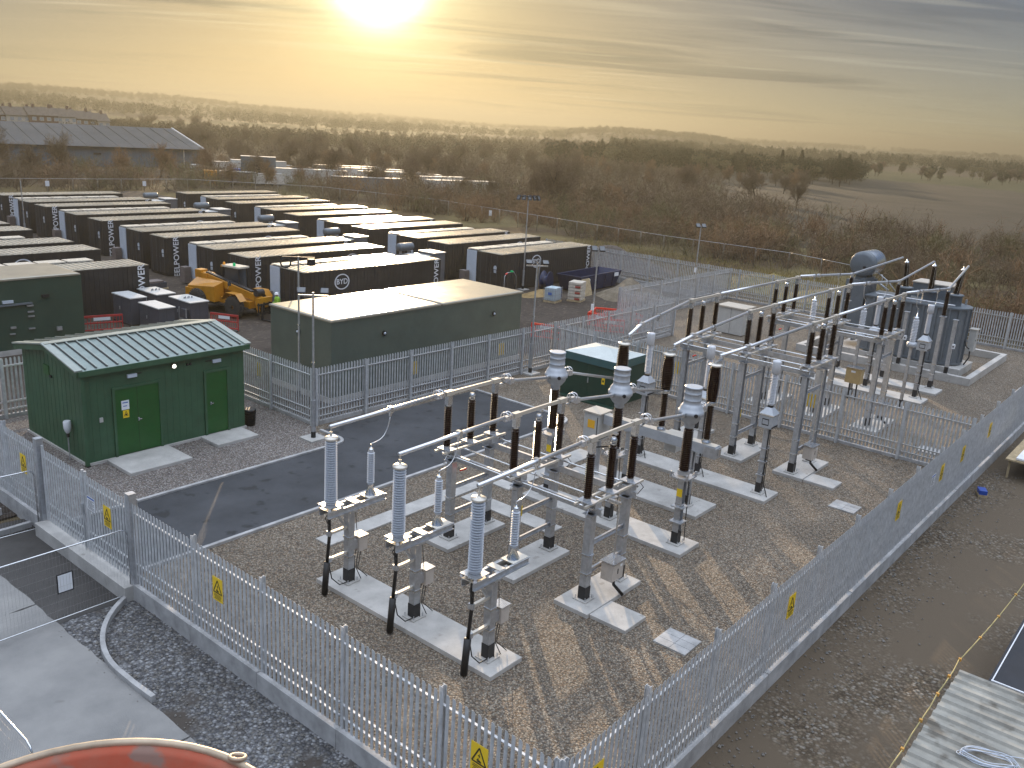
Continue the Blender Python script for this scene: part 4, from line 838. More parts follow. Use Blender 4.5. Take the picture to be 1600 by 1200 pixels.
def upg(px, py, Y):          # helper only to convert measured photo points to this wall
    d_ = fw*FPX+rt*(px-800)+upv*(600-py); t_ = Y/d_.y; return d_.x*t_-9.0, CAM_H+d_.z*t_
a = upg(50, 472, 46.5); b = upg(-20, 480, 46.5); m = MB(); m.mats = ['tx_grey']; m.box(b[0], a[0], -.12, 0, a[1]-.08, a[1]); m.build('door_canopy', None, g0)
for px, py, nm, mt, w, h in ((12, 472, 'bulkhead_light', 'panel_white', .5, .14), (47, 477.5, 'louvre', 'galv', .3, .07), (48, 487, 'louvre', 'galv', .3, .07), (49, 494, 'louvre', 'galv', .3, .07), (21, 512, 'hinge', 'galv', .25, .1), (50, 513, 'handle', 'galv', .3, .06), (93, 513, 'handle', 'galv', .25, .2), (20, 522, 'hinge', 'galv', .25, .05), (71, 462, 'wall_lamp', 'ink', .35, .14)):
    x, z = upg(px, py, 46.5); MB().box(x-w/2, x+w/2, -.1, -.001, z-h/2, z+h/2).build(nm, mt, g0)
# ------------------------------------------------------------ green kiosk
k = thing('transformer_kiosk', 'dark green kiosk with a pale hipped lid in the gravel behind the current transformers', 'kiosk', (33.2, 21.0, 0))
MB().box(0,2.7,0,3.05,-.05,1.82).build('body', 'kiosk_green', k, bevel=.015)
m = MB(); m.m('kiosk_teal').add([(-.06,-.06,1.82),(2.76,-.06,1.82),(2.76,3.11,1.82),(-.06,3.11,1.82),(.06,.06,2.14),(2.64,.06,2.14),(2.64,2.99,2.14),(.06,2.99,2.14)],[(3,2,1,0),(0,1,5,4),(1,2,6,5),(2,3,7,6),(3,0,4,7)])
m.m('kiosk_roof').add([(.06,.06,2.14),(2.64,.06,2.14),(2.64,2.99,2.14),(.06,2.99,2.14),(1.3,1.3,2.42),(1.3,1.75,2.42)],[(0,1,4),(1,2,5,4),(2,3,5),(3,0,4,5)]); m.build('lid', None, k)
m = MB(); m.m('sign_yellow').box(-.006,-.001,.55,.72,1.0,1.3); m.m('ink').box(-.008,-.006,.59,.68,1.1,1.2); m.build('warning_sign', None, k)
MB().box(-.04,0,1.45,1.5,.9,1.15).build('handle', 'galv', k); MB().box(-.012,.0,1.5,1.53,.1,1.75).box(-.3,0,-.1,3.1,-.05,.06).build('door_edge', 'kiosk_green', k)
# ------------------------------------------------------------ battery containers
CZ0, CZ1, CL, CW = -.32, 2.56, 12.19, 2.44
def cont_meshes():
    M_ = {}
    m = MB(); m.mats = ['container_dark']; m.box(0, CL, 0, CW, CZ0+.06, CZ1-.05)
    for x in (.0, CL-.12):                                   # corner posts and castings
        for y in (-.008, CW-.112): m.box(x-.004, x+.124, y, y+.12, CZ0, CZ1-.02)
    n = 40
    for i in range(n): x = .2+i*(CL-.4)/n; m.box(x, x+.16, -.018, 0, CZ0+.2, CZ1-.14)
    m.box(.12, CL-.12, -.022, 0, CZ1-.14, CZ1-.04); m.box(.12, CL-.12, -.022, 0, CZ0+.04, CZ0+.2)
    M_['body'] = m.mesh('body')
    m = MB(); m.mats = ['container_roof']; m.box(-.01, CL+.01, -.015, CW+.015, CZ1-.05, CZ1-.02)
    for i in range(32): x = .12+i*(CL-.4)/31; m.box(x, x+.17, .08, CW-.08, CZ1-.02, CZ1+.012)
    M_['roof'] = m.mesh('roof')
    m = MB(); m.m('container_dark')
    for y in (.16, 1.24): m.box(-.03, -.001, y, y+1.04, CZ0+.14, CZ1-.16)
    for y in (.36, .96, 1.44, 2.06): m.m('cab_grey').tube((-.055,y,CZ0+.15),(-.055,y,CZ1-.17),.014,6); m.box(-.075,-.03,y-.03,y+.03,1.0,1.05)
    M_['end_door'] = m.mesh('end_door')
    m = MB(); m.m('panel_white')
    for a in ((.45,.62,1.55,1.62),(.38,.70,1.33,1.55),(.42,.66,1.06,1.28)): m.box(-.045,-.03,*a)
    m.m('ink').box(-.047,-.045,.46,.62,1.24,1.26); m.box(-.047,-.045,.46,.62,1.14,1.16); M_['label_plate'] = m.mesh('label_plate')
    m = MB(); m.m('hatch_lid')                                # row of white lids behind the roof
    for i in range(6): x = .1+i*1.68; m.box(x, x+1.5, CW+.16, CW+1.16, CZ1+.0, CZ1+.07)
    M_['hatch_lid'] = m.mesh('hatch_lid')
    m = MB(); m.m('container_dark').box(.05, 10.1, CW+.12, CW+1.2, CZ0+.3, CZ1-.02); m.m('panel_white').box(-.0, .05, CW+.14, CW+1.18, CZ0+.35, CZ1-.05); M_['cooling_housing'] = m.mesh('cooling_housing')
    m = MB(); m.m('panel_brown').box(-.62, -.1, CW+.75, CW+1.35, CZ0+.1, CZ0+1.2); M_['junction_box'] = m.mesh('junction_box')
    m = MB(); m.mats = ['logo_white']; c = (0, -.03, 0)
    vs = []; nn = 40
    for r in (1.0, .86):
        for i in range(nn): t_ = 2*PI*i/nn; vs.append((.62*r*math.cos(t_)+(0), -.03, .52*r*math.sin(t_)))
    vs += [(x, -.02, z) for x, y, z in vs]; q = nn*2
    fs = [(i, (i+1)%nn, nn+(i+1)%nn, nn+i) for i in range(nn)] + [(i, q+i, q+(i+1)%nn, (i+1)%nn) for i in range(nn)] + [(nn+i, nn+(i+1)%nn, q+nn+(i+1)%nn, q+nn+i) for i in range(nn)]
    m.add(vs, fs); M_['logo_ring'] = m.mesh('logo_ring')
    m = MB(); m.m('black_shoe')
    for x in (.1, 4, 8, CL-.5): m.box(x, x+.4, .1, CW-.1, -.5, CZ0)
    M_['support'] = m.mesh('support')
    return M_
CMS = cont_meshes()
def container(x, y, label, hatch, txt, logo, col):
    t = thing('battery_container', label, 'container', (x, y, 0), 0, 'battery storage containers')
    for k_ in ('body', 'roof', 'end_door', 'label_plate', 'support'): put(k_, CMS[k_], t)
    if hatch:
        for k_ in ('cooling_housing', 'hatch_lid', 'junction_box'): put(k_, CMS[k_], t)
    if txt is not None:
        xx = txt; put_text('lettering', 'EELPOWER', .62, 'logo_white', t, (xx, -.03, 1.06), (PI/2, -PI/2, 0))
    if logo is not None:
        put('logo_ring', CMS['logo_ring'], t, (logo, 0, 1.72)); put_text('logo_lettering', 'BYD', .50, 'logo_white', t, (logo, -.03, 1.72), (PI/2, 0, 0))
    return t
ORD = ('nearest', 'second', 'third', 'fourth', 'fifth', 'sixth', 'seventh', 'eighth', 'ninth', 'farthest')
col1 = [(34.35,45.3,1),(34.75,51.9,0),(34.85,56.0,1),(34.9,62.7,0),(35.0,66.5,1),(35.4,73.8,0),(35.5,78.3,1),(35.75,85.0,0),(36.0,89.2,1),(36.3,95.8,0)]
for i, (x, y, h) in enumerate(col1):
    container(x, y, ORD[i]+' container of the middle column, counted from the switchroom' + (', with white cooling lids' if h else ', with upright white lettering'), h, 11.75 if i == 0 else (.75 if not h else 11.75), 3.0 if i == 0 else (9.0 if not h else 3.2), 1)
col2 = [(52.5,44.6,1),(52.9,50.7,0),(53.1,54.6,1),(53.4,61.0,0),(53.5,65.0,1),(53.8,71.8,0),(54.4,76.4,1),(54.6,83.2,0),(55.0,87.5,1),(55.1,94.0,0)]
for i, (x, y, h) in enumerate(col2):
    container(x, y, ORD[i]+' container of the right hand column, counted from the blue skip' + (', with white cooling lids' if h else ', with plain roof edge'), h, 11.7 if h else None, 4.4 if i == 0 else 9.2, 2)
col0 = [(15.7,52.4,1),(16.1,59.45,0),(16.2,63.45,1),(16.3,70.4,0),(16.3,74.4,1),(16.4,82.0,0)]
for i, (x, y, h) in enumerate(col0):
    container(x, y, ORD[i]+' container of the left column, counted from the dark green switchroom' + (', with white cooling lids' if h else ', with round logo'), h, 11.7 if i in (0,) else None, 7.2 if not h else None, 0)
# inverter and transformer skids between the middle and right columns
def skid(x, y, label):
    t = thing('inverter_skid', label, 'inverter skid', (x, y, -.4), 0, 'grey inverter skids between the container columns')
    MB().box(-.1,2.6,-.2,4.4,0,.25).build('plinth', 'kerb', t)
    m = MB(); m.m('unit_grey').box(0,1.1,.2,1.9,.25,2.35); m.m('cab_top').box(-.05,1.15,.15,1.95,2.35,2.4); m.m('sign_white').box(-.006,0,.8,.95,1.5,1.75); m.build('switch_cabinet', None, t)
    m = MB(); m.m('unit_grey').box(1.25,2.5,0,1.7,.25,2.55); m.m('cab_top').box(1.2,2.55,-.05,1.75,2.55,2.62); m.build('inverter_cabinet', None, t)
    m = MB(); m.m('unit_grey').box(.2,2.1,2.2,3.9,.3,2.0)
    for k_ in range(8): m.box(.25+k_*.23,.33+k_*.23,3.9,4.25,.5,1.8)
    m.build('transformer_tank', None, t)
    m = MB(); m.m('tx_grey').lathe([(.1,0),(.3,.05),(.32,.1),(.32,1.5),(.3,1.55),(.1,1.6)], (.35,3.2,2.7), 16, 'x'); m.m('galv').box(.6,.7,3.1,3.3,2.0,2.5); m.box(1.5,1.6,3.1,3.3,2.0,2.5); m.build('conservator', None, t)
    m = MB(); m.mats = ['galv']
    for a, b in (((-.35,0,0),(-.35,0,2.1)),((-.35,1.2,0),(-.35,1.2,2.1)),((-.35,0,2.1),(-.35,1.2,2.1)),((-.35,0,1.0),(-.35,1.2,1.0))): m.bar(a, b, .04)
    m.build('guard_frame', None, t); return t
for i, (x, y) in enumerate(((48.6,49.3),(49.2,59.3),(49.6,69.6),(50.0,81.4),(50.3,92.2))): skid(x, y, ORD[i]+' grey inverter skid between the middle and right container columns')
for i, (x, y) in enumerate(((30.9,58.2),(31.3,69.3))):
    t = thing('pallet_stack', ('nearest' if i == 0 else 'farther')+' low dark stack of steel covers beside the middle column', 'stack', (x, y, -.4), .1, 'dark stacks beside the middle column')
    MB().box(0,1.6,0,1.1,0,.12).build('pallet', 'timber', t); m = MB(); m.m('cab_grey').box(.05,1.5,.05,1.0,.12,.5).m('panel_brown').box(.2,1.3,.1,.9,.5,.62); m.build('cover_stack', None, t)
# grey street cabinets beside the telehandler
def cabinet(label, x, y, w, d, h, gear):
    t = thing('feeder_cabinet', label, 'cabinet', (x, y, -.4), 0, 'grey feeder cabinets'); MB().box(-.04,w+.04,-.04,d+.04,0,.1).build('plinth', 'black_shoe', t)
    MB().m('cab_grey').box(0,w,0,d,.1,h).m('ink').box(-.004,0,d/2-.005,d/2+.005,.15,h-.05).box(w/2-.005,w/2+.005,-.004,0,.15,h-.05).build('body', None, t, bevel=.01)
    MB().box(-.05,w+.05,-.05,d+.05,h,h+.06).build('lid', 'cab_top', t); MB().box(-.05,-.004,d*.6,d*.6+.04,h*.5,h*.62).build('handle', 'galv', t)
    if gear:
        m = MB(); m.mats = ['galv_bright']
        for k_ in range(5): m.lathe([(.05,0),(.06,.05),(.03,.12)], (.3+.12*k_, d*.5+.1*(k_ % 2), h+.06), 8)
        m.build('top_fitting', None, t); m = MB(); m.m('galv').box(-.25,-.01,.1,.9,.5,.55); m.box(-.25,-.2,.1,.15,.0,1.2); m.box(-.25,-.2,.85,.9,.0,1.2); m.m('cab_grey').box(-.2,-.01,.2,.8,.6,1.1); m.m('sign_white').box(-.21,-.2,.4,.6,.2,.45); m.build('meter_frame', None, t)
cabinet('taller plain grey cabinet next to the nearest left column container', 24.95, 49.15, .95, 2.1, 1.62, False)
cabinet('shorter plain grey cabinet nearest to the hut roof', 25.1, 46.3, .95, 2.15, 1.5, False)
cabinet('white topped grey cabinet with fittings behind the taller cabinet', 27.0, 49.9, 1.15, 2.3, 1.5, True)
cabinet('white topped grey cabinet with fittings nearest to the telehandler', 27.35, 46.8, 1.15, 2.3, 1.5, True)
# ------------------------------------------------------------ telehandler
T_ = thing('telehandler', 'yellow telehandler parked with its boom lowered beside the grey cabinets', 'telehandler', (31.75, 49.6, -.4), R(-80)); T_.scale = (1.12, 1.12, 1.12)
# local: +x forward, +y left (far side carries the cab), near side = -y
m = MB(); m.m('yellow_paint').add([(-2.3,-.95,.75),(-.2,-.95,.65),(-.2,-.2,.65),(-2.3,-.2,.75),(-2.35,-.95,1.35),(-.2,-.95,1.55),(-.2,-.25,1.75),(-2.3,-.25,1.8)],[(3,2,1,0),(4,5,6,7),(0,1,5,4),(1,2,6,5),(2,3,7,6),(3,0,4,7)])
m.box(-2.5,-1.9,-1.0,1.0,.6,1.25); m.box(-1.9,2.1,-.5,.5,.55,.95); m.box(-2.35,-1.5,-.3,.35,1.2,2.05); m.m('dark_steel').box(-2.1,2.0,-.75,.75,.5,.6); m.m('yellow_paint')
for cx in (1.45,): # front mudguards
    for s_ in (-1, 1): m.add([(cx-.75,s_*.78,1.0),(cx-.45,s_*.78,1.42),(cx+.35,s_*.78,1.42),(cx+.7,s_*.78,1.05),(cx-.75,s_*1.25,1.0),(cx-.45,s_*1.25,1.42),(cx+.35,s_*1.25,1.42),(cx+.7,s_*1.25,1.05)],[(0,1,5,4),(1,2,6,5),(2,3,7,6)])
m.build('chassis', None, T_, bevel=.02)
for cx, cy in ((1.45,-1.0),(1.45,1.0),(-1.45,-1.0),(-1.45,1.0)):
    w_ = MB(); w_.m('tyre').lathe([(.34,-.2),(.56,-.2),(.62,-.14),(.64,0),(.62,.14),(.56,.2),(.34,.2)], (cx,cy,.64), 26, 'y')
    for k_ in range(22):
        a_ = 2*PI*k_/22; w_.bar((cx+.62*math.cos(a_),cy-.17,.64+.62*math.sin(a_)),(cx+.64*math.cos(a_+.12),cy+.0,.64+.64*math.sin(a_+.12)),.05,.05)
    wo_ = w_.build('wheel', None, T_); h_ = MB(); h_.m('yellow_paint').lathe([(.33,-.16),(.33,-.12),(.12,-.08),(.12,-.2),(.0,-.2)] if cy < 0 else [(.33,.16),(.33,.12),(.12,.08),(.12,.2),(.0,.2)], (cx,cy,.64), 20, 'y'); h_.build('rim', None, wo_)
m = MB(); m.m('yellow_paint').bar((-2.2,-.05,1.95),(2.2,-.05,1.15),.34,.40); m.m('dark_steel').bar((-1.7,-.05,2.1),(1.9,-.05,1.45),.22,.09); m.m('yellow_paint').bar((2.0,-.05,1.2),(2.75,-.05,1.0),.30,.34); m.box(-2.45,-1.95,-.3,.2,1.7,2.2); m.m('dark_steel').lathe([(.2,-.25),(.2,.25)], (2.35,-.02,1.45), 14, 'y'); m.build('boom', None, T_, bevel=.015)
m = MB(); m.m('yellow_paint').box(2.65,2.85,-.55,.45,.7,1.25); m.bar((2.1,-.05,1.0),(2.6,-.3,.45),.12,.2); m.m('dark_steel').box(2.85,2.93,-.68,.68,.35,.45).box(2.85,2.93,-.68,.68,.85,.95)
for y in (-.62,-.2,.2,.62): m.box(2.86,2.92,y-.03,y+.03,.3,1.0)
m.build('carriage', None, T_)
for y in (-.42, .42):
    m = MB(); m.m('dark_steel').box(2.93,3.0,y-.06,y+.06,.06,.95).box(3.0,4.1,y-.06,y+.06,.06,.11); m.build('fork', None, T_)
cb_ = MB(); cb_.m('yellow_paint').box(-.9,.55,.28,.98,.9,1.3); cb_.m('dark_steel')
for x, y in ((-.85,.3),(-.85,.95),(.5,.3),(.5,.95)): cb_.bar((x,y,1.3),(x*.85,y,2.5),.07)
co_ = cb_.build('cab', None, T_); m = MB(); m.m('hatch_lid').box(-.85,.55,.22,1.02,2.5,2.6); m.m('yellow_paint').box(-.88,-.8,.2,1.04,2.46,2.58); m.m('amber').lathe([(.07,0),(.07,.12),(.03,.17)], (-.72,.32,2.6), 10); m.m('beacon_green').lathe([(.08,0),(.08,.13),(.03,.18)], (-.05,.45,2.6), 10); m.build('cab_roof', None, co_)
MB().m('cab_glass').add([(-.8,.32,1.3),(.48,.32,1.3),(.4,.32,2.5),(-.7,.32,2.5),(-.8,.95,1.3),(.48,.95,1.3),(.4,.95,2.5),(-.7,.95,2.5)],[(0,1,2,3),(7,6,5,4),(1,5,6,2),(4,0,3,7)]).build('window', None, co_)
MB().m('galv').tube((.6,-.7,1.5),(.95,-.85,1.85),.015,5).m('cab_glass').box(.9,1.0,-.95,-.8,1.75,2.0).build('mirror', None, T_)
# ------------------------------------------------------------ worker behind the forks
def person(label, loc, rz, vest, trouser, pose=0):
    t = thing('person', label, 'person', loc, rz)
    J = {'pel':(0,0,.93),'sp':(0,0,1.15),'ch':(.02,0,1.36),'nk':(.03,0,1.50),'hd':(.05,0,1.62),'tp':(.05,0,1.74),
         'ls':(.02,.19,1.42),'le':(.06,.26,1.14),'lw':(.22,.22,.98),'rs':(.02,-.19,1.42),'re':(.05,-.27,1.15),'rw':(.24,-.2,1.05),
         'lh':(0,.1,.88),'lk':(.05,.12,.49),'la':(.0,.13,.09),'lt':(.17,.14,.04),'rh':(0,-.1,.88),'rk':(.03,-.12,.49),'ra':(-.04,-.13,.09),'rt':(.13,-.14,.04)}
    def limbs(name, segs, mt):
        m = MB(); m.mats = [mt]
        for a, b, ra, rb in segs: m.tube(J[a], J[b], ra, 10, rb); m.lathe([(0.001,-ra),(ra*.7,-ra*.7),(ra,0),(ra*.7,ra*.7),(0.001,ra)], J[a], 10)
        return m.build(name, None, t)
    limbs('body', [('pel','nk',.13,.06),('nk','hd',.055,.06),('hd','tp',.095,.05),('lw','le',.04,.045),('rw','re',.04,.045)], 'skin')
    limbs('jacket', [('pel','ch',.165,.185),('ch','nk',.185,.08),('ch','ls',.13,.085),('ch','rs',.13,.085),('ls','le',.085,.06),('rs','re',.085,.06),('le','lw',.06,.045),('re','rw',.06,.045)], vest)
    limbs('trousers', [('pel','lh',.15,.12),('pel','rh',.15,.12),('lh','lk',.115,.08),('rh','rk',.115,.08),('lk','la',.08,.06),('rk','ra',.08,.06)], trouser)
    limbs('boots', [('la','lt',.065,.05),('ra','rt',.065,.05)], 'ink')
    m = MB(); m.m('helmet').lathe([(.15,0),(.13,.01),(.125,.05),(.09,.11),(.02,.135)], (.05,0,1.66), 16); m.build('helmet', None, t)
    return t
person('worker in a white helmet and yellow green hi-vis jacket behind the telehandler forks', (32.75, 45.9, -.4), R(160), 'hivis', 'trouser_navy')
# ------------------------------------------------------------ lighting columns
def column(label, x, y, zb, zt, kind, face=-2.3, base=True):
    t = thing('lighting_column', label, 'lighting column', (x, y, zb), 0, 'lighting columns'); h = zt-zb
    if base: MB().box(-.38,.38,-.38,.38,-.1,.08).build('foundation', 'concrete', t)
    m = MB(); m.m('black_shoe').tube((0,0,.05),(0,0,.32),.095,12); m.m('galv').tube((0,0,.3),(0,0,min(1.6,h*.3)),.085,12); m.tube((0,0,min(1.6,h*.3)),(0,0,h),.05,10,.038); m.m('galv_bright').tube((0,0,h*.52),(0,0,h*.52+.09),.06,10); m.build('pole', None, t)
    c, s_ = math.cos(face), math.sin(face); px, py = -s_, c
    if kind == 'bar':
        MB().bar((-px*.55,-py*.55,h-.12),(px*.55,py*.55,h-.12),.06).build('cross_arm', 'galv', t)
        for k_ in (-.42, .42):
            m = MB(); m.M = Matrix.Translation((px*k_, py*k_, h+.06)) @ Matrix.Rotation(face, 4, 'Z') @ Matrix.Rotation(R(24), 4, 'Y'); m.m('dark_steel').box(-.17,.17,-.15,.15,-.03,.03); m.m('flood_face').box(-.15,.15,-.13,.13,.03,.036); m.build('floodlight', None, t)
    elif kind == 'twin':
        for k_ in (-.22, .22):
            m = MB(); m.M = Matrix.Translation((px*k_, py*k_, h+.02)) @ Matrix.Rotation(face, 4, 'Z') @ Matrix.Rotation(R(40), 4, 'Y'); m.m('dark_steel').box(-.18,.18,-.16,.16,-.05,.03); m.m('flood_face').box(-.16,.16,-.14,.14,.03,.036); m.build('floodlight', None, t)
        m = MB(); m.m('sign_white').box(-.12,-.05,-.08,.08,h*.45,h*.45+.35); m.build('junction_box', None, t)
    elif kind == 'mast':
        MB().bar((-px*.8,-py*.8,h-.1),(px*.8,py*.8,h-.1),.08).build('cross_arm', 'dark_steel', t)
        for k_ in (-.75,-.35,.1,.5,.8):
            m = MB(); m.M = Matrix.Translation((px*k_, py*k_, h-.18)) @ Matrix.Rotation(face+k_, 4, 'Z') @ Matrix.Rotation(R(65), 4, 'Y'); m.m('dark_steel').box(-.2,.2,-.16,.16,-.05,.05); m.m('flood_face').box(-.13,.13,-.1,.1,.05,.056); m.build('floodlight', None, t)
    elif kind == 'dish':
        MB().bar((-px*.7,-py*.7,h-.05),(px*.7,py*.7,h-.05),.06).build('cross_arm', 'dark_steel', t)
        m = MB(); m.m('dark_steel').ring((-px*.55,-py*.55,h-.3),.22,.035,(c,s_,0),14,6); m.box(px*.55-.13,px*.55+.13,py*.55-.13,py*.55+.13,h-.38,h-.1); m.build('camera', None, t)
    return t
column('lighting column with two floodlights on a crossbar at the inner fence corner', 20.45, 26.45, 0, 5.8, 'bar')
column('lighting column with two floodlights on a crossbar at the red barrier end of the inner fence', 34.75, 27.15, 0, 5.7, 'bar')
column('lighting column with twin angled floodlights in front of the blue skip', 41.25, 28.0, -.4, 5.9, 'twin')
column('lighting column with twin angled floodlights against the scrub by the back fence', 60.2, 31.9, -.4, 5.9, 'twin')
column('tall lighting mast with a cluster of dark lamps in front of the right column', 55.0, 44.3, -.4, 7.05, 'mast')
column('camera column with a dark ring and box beside the left end of the switchroom', 24.1, 32.2, -.4, 6.1, 'dish', base=False)
column('thin plain pole behind the pale switchroom roof', 28.2, 37.7, -.4, 5.0, 'none', base=False)
column('thin pole standing among the farthest left containers', 33.6, 84.6, -.4, 4.9, 'none', base=False)
# ------------------------------------------------------------ yard things
def barrier(label, x, y, rz, mt='red_plastic', L_=1.9):
    t = thing('chapter_barrier', label, 'barrier', (x, y, -.4), rz, 'red plastic barriers'); m = MB(); m.mats = [mt]
    m.box(0,L_,-.03,.03,.9,1.02); m.box(0,L_,-.03,.03,.55,.62); m.box(0,L_,-.025,.025,.16,.22); m.box(0,.05,-.03,.03,.1,1.0); m.box(L_-.05,L_,-.03,.03,.1,1.0)
    for k_ in range(1,13): m.box(L_*k_/13-.012, L_*k_/13+.012, -.012,.012,.2,.9)
    m.build('panel', None, t); MB().box(L_*.3,L_*.7,-.036,-.03,.72,.9).build('reflector', 'sign_white', t)
    MB().box(.1,.3,-.3,.3,0,.06).box(L_-.3,L_-.1,-.3,.3,0,.06).build('foot', 'black_rubber', t)
barrier('red plastic barrier standing just behind the inner fence by the column', 42.3, 33.2, -1.2)
for i, (x, y, r_) in enumerate(((48.9,29.6,.3),(50.4,30.2,1.2),(50.9,32.1,2.1),(49.8,33.6,-2.8),(48.2,33.0,-1.6),(46.9,31.6,-.9))):
    barrier(('nearest','second','third','fourth','fifth','sixth')[i]+' red barrier of the ring round the hole behind the recess fence', x, y, r_)
barrier('dull red barrier between the dark green switchroom and the cabinets', 21.9, 48.9, -.25, 'barrier_red', 2.2)
barrier('red and white barrier leaning behind the right end of the hut roof', 28.2, 46.1, -1.1, 'barrier_red', 1.8)
t = thing('skip', 'long dark blue open skip with white labels near the back fence', 'skip', (57.6, 40.5, -.4), R(4))
m = MB(); m.m('skip_blue'); a_, b_2 = [(.5,.15),(5.9,.15),(5.9,2.2),(.5,2.2)], [(0,0),(6.6,0),(6.6,2.35),(0,2.35)]
vs = [(x,y,.1) for x,y in a_]+[(x,y,1.35) for x,y in b_2]+[(x+(.12 if x<3 else -.12),y+(.12 if y<1 else -.12),1.35) for x,y in b_2]+[(x,y,.3) for x,y in a_]
m.add(vs, [(3,2,1,0),(0,1,5,4),(1,2,6,5),(2,3,7,6),(3,0,4,7),(4,5,9,8),(5,6,10,9),(6,7,11,10),(7,4,8,11),(8,9,13,12),(9,10,14,13),(10,11,15,14),(11,8,12,15),(12,13,14,15)])
for x in (1.3,2.6,3.9,5.2): m.bar((x,.1,.15),(x,-.03,1.3),.1,.08)
m.build('body', None, t); m = MB(); m.m('sign_white').box(.5,1.3,-.09,-.06,.65,1.1).box(5.2,5.9,-.09,-.06,.95,1.25); m.build('label_plate', None, t)
def heap(label, x, y, rx, ry, h, mt, z=-.42, name='heap', seed=1):
    n, k_ = 26, 9; vs = [(0,0,h)]
    for j in range(1, k_+1):
        for i in range(n):
            a_ = 2*PI*i/n; f = j/k_; q = 1+.22*mnoise.noise((math.cos(a_)*1.5+seed*9, math.sin(a_)*1.5, f*2)); zz_ = h*(1-f)**1.15*(1+.3*mnoise.noise((rx*f*math.cos(a_)*.8+seed, ry*f*math.sin(a_)*.8, 2)))
            vs.append((rx*f*q*math.cos(a_), ry*f*q*math.sin(a_), max(-.05, zz_)))
    fs = [(0, 1+i, 1+(i+1) % n) for i in range(n)]+[(1+(j-1)*n+i, 1+j*n+i, 1+j*n+(i+1) % n, 1+(j-1)*n+(i+1) % n) for j in range(1, k_) for i in range(n)]
    m = MB(); m.mats = [mt]; m.add(vs, fs, True); tag(m.build(name, None, None, (x, y, z)), label, 'heap')
heap('heap of tan ballast in front of the blue skip', 60.8, 37.8, 3.8, 2.3, 1.5, 'ballast')
heap('orange sand heap by the nearest right column container', 54.6, 42.2, 2.6, 1.2, .45, 'sand', seed=3)
heap('dark spoil heap beyond the back fence', 72, 47.5, 5.5, 6.5, 2.2, 'spoil', seed=5)
heap('long bank of grey rubble beyond the farther right containers', 71.5, 66, 4.5, 15, 1.5, 'spoil', seed=8)
heap('grassy mound beyond the back fence', 73, 25, 4.2, 7, 1.7, 'dry_grass', seed=11)
heap('low grassy mound left of the camera column bank', 77, 33, 5, 6, 1.2, 'dry_grass', seed=14)
t = thing('liquid_container', 'white caged liquid container on the yard', 'container', (52.6, 39.2, -.4), .2)
MB().box(0,1.2,0,1,0,.14).build('pallet', 'timber', t); MB().m('ibc_white').box(.05,1.15,.05,.95,.16,1.12).lathe([(.12,0),(.12,.06)],(.6,.5,1.12),12).build('tank', None, t, bevel=.05)
m = MB(); m.mats = ['galv']
for z in (.3,.6,.9,1.12): m.box(0,1.2,-.01,.0,z,z+.02); m.box(-.01,0,0,1,z,z+.02)
for k_ in range(6): m.box(.02+k_*.23,.04+k_*.23,-.015,-.0,.14,1.14); m.box(-.015,0,.02+k_*.19,.04+k_*.19,.14,1.14)
m.build('cage', None, t); MB().box(-.02,-.015,.3,.6,.6,.8).build('label_plate', 'blue_ink', t)
t = thing('bagged_pallet', 'tall pallet stack of cream and red bags on the yard', 'pallet', (54.6, 38.3, -.4), .3); MB().box(0,1.25,0,1.1,0,.14).build('pallet', 'timber', t)
rb = random.Random(2)
for k_ in range(6):
    m = MB(); m.m('bag_cream'); m.box(.02+rb.uniform(0,.04),.62,.02,1.05,.15+k_*.23,.15+k_*.23+.21); m.m('bag_red' if k_ % 2 == 0 else 'bag_cream').box(-.01,.03,.08,.5,.17+k_*.23,.15+k_*.23+.18); m.m('bag_cream').box(.66,1.2,.02+rb.uniform(0,.04),1.05,.15+k_*.23,.15+k_*.23+.21); m.build('bag', None, t, bevel=.03)
m = MB(); m.m('drum_blue').lathe([(.26,0),(.28,.02),(.28,.3),(.295,.32),(.28,.34),(.28,.6),(.295,.62),(.28,.64),(.28,.86),(.26,.88)], (0,0,0), 18); tag(m.build('drum', None, None, (54.1,40.1,-.4)), 'small blue plastic drum between the caged container and the bags', 'drum')
m = MB(); m.m('skip_blue').lathe([(.85,0),(.85,.06),(.45,.08),(.45,.52),(.85,.54),(.85,.6)], (0,0,.85), 26, 'y'); tag(m.build('cable_drum', None, None, (55.9,42.3,-.4), .3), 'dark blue cable drum standing on its rim by the skip', 'cable drum')
m = MB(); m.m('timber').add([(0,0,0),(1.2,.1,0),(1.2,.5,1.3),(0,.4,1.3),(0,.04,0),(1.2,.14,0),(1.2,.54,1.3),(0,.44,1.3)],[(0,1,2,3),(7,6,5,4),(0,4,5,1),(1,5,6,2),(2,6,7,3),(3,7,4,0)]); tag(m.build('timber_board', None, None, (57.0,39.6,-.4)), 'plywood board leaning on the end of the blue skip', 'board')
m = MB(); m.m('galv').path([(0,0,0),(0,0,1.5),(.3,.05,1.75),(1.2,.1,1.75),(1.5,.1,1.4),(1.6,.1,0)],.03,6); m.m('red_plastic').tube((.1,0,1.65),(.3,0,1.72),.06,8); m.m('beacon_green').tube((.7,0,1.85),(.95,0,1.8),.07,8); m.m('black_rubber').path([(.8,.05,1.7),(.85,.1,1.0),(.8,.1,.6)],.015,5); tag(m.build('pipe_frame', None, None, (51.6,43.4,-.4)), 'bent pipe frame with red and green ends at the nearest right container', 'frame')
m = MB(); m.m('galv').bar((0,0,0),(.35,.1,2.3),.08).m('timber').bar((.25,.05,0),(.1,.2,2.1),.12,.05); tag(m.build('leaning_bars', None, None, (56.6,44.1,-.4)), 'long bars leaning on the side of the nearest right container', 'bars')
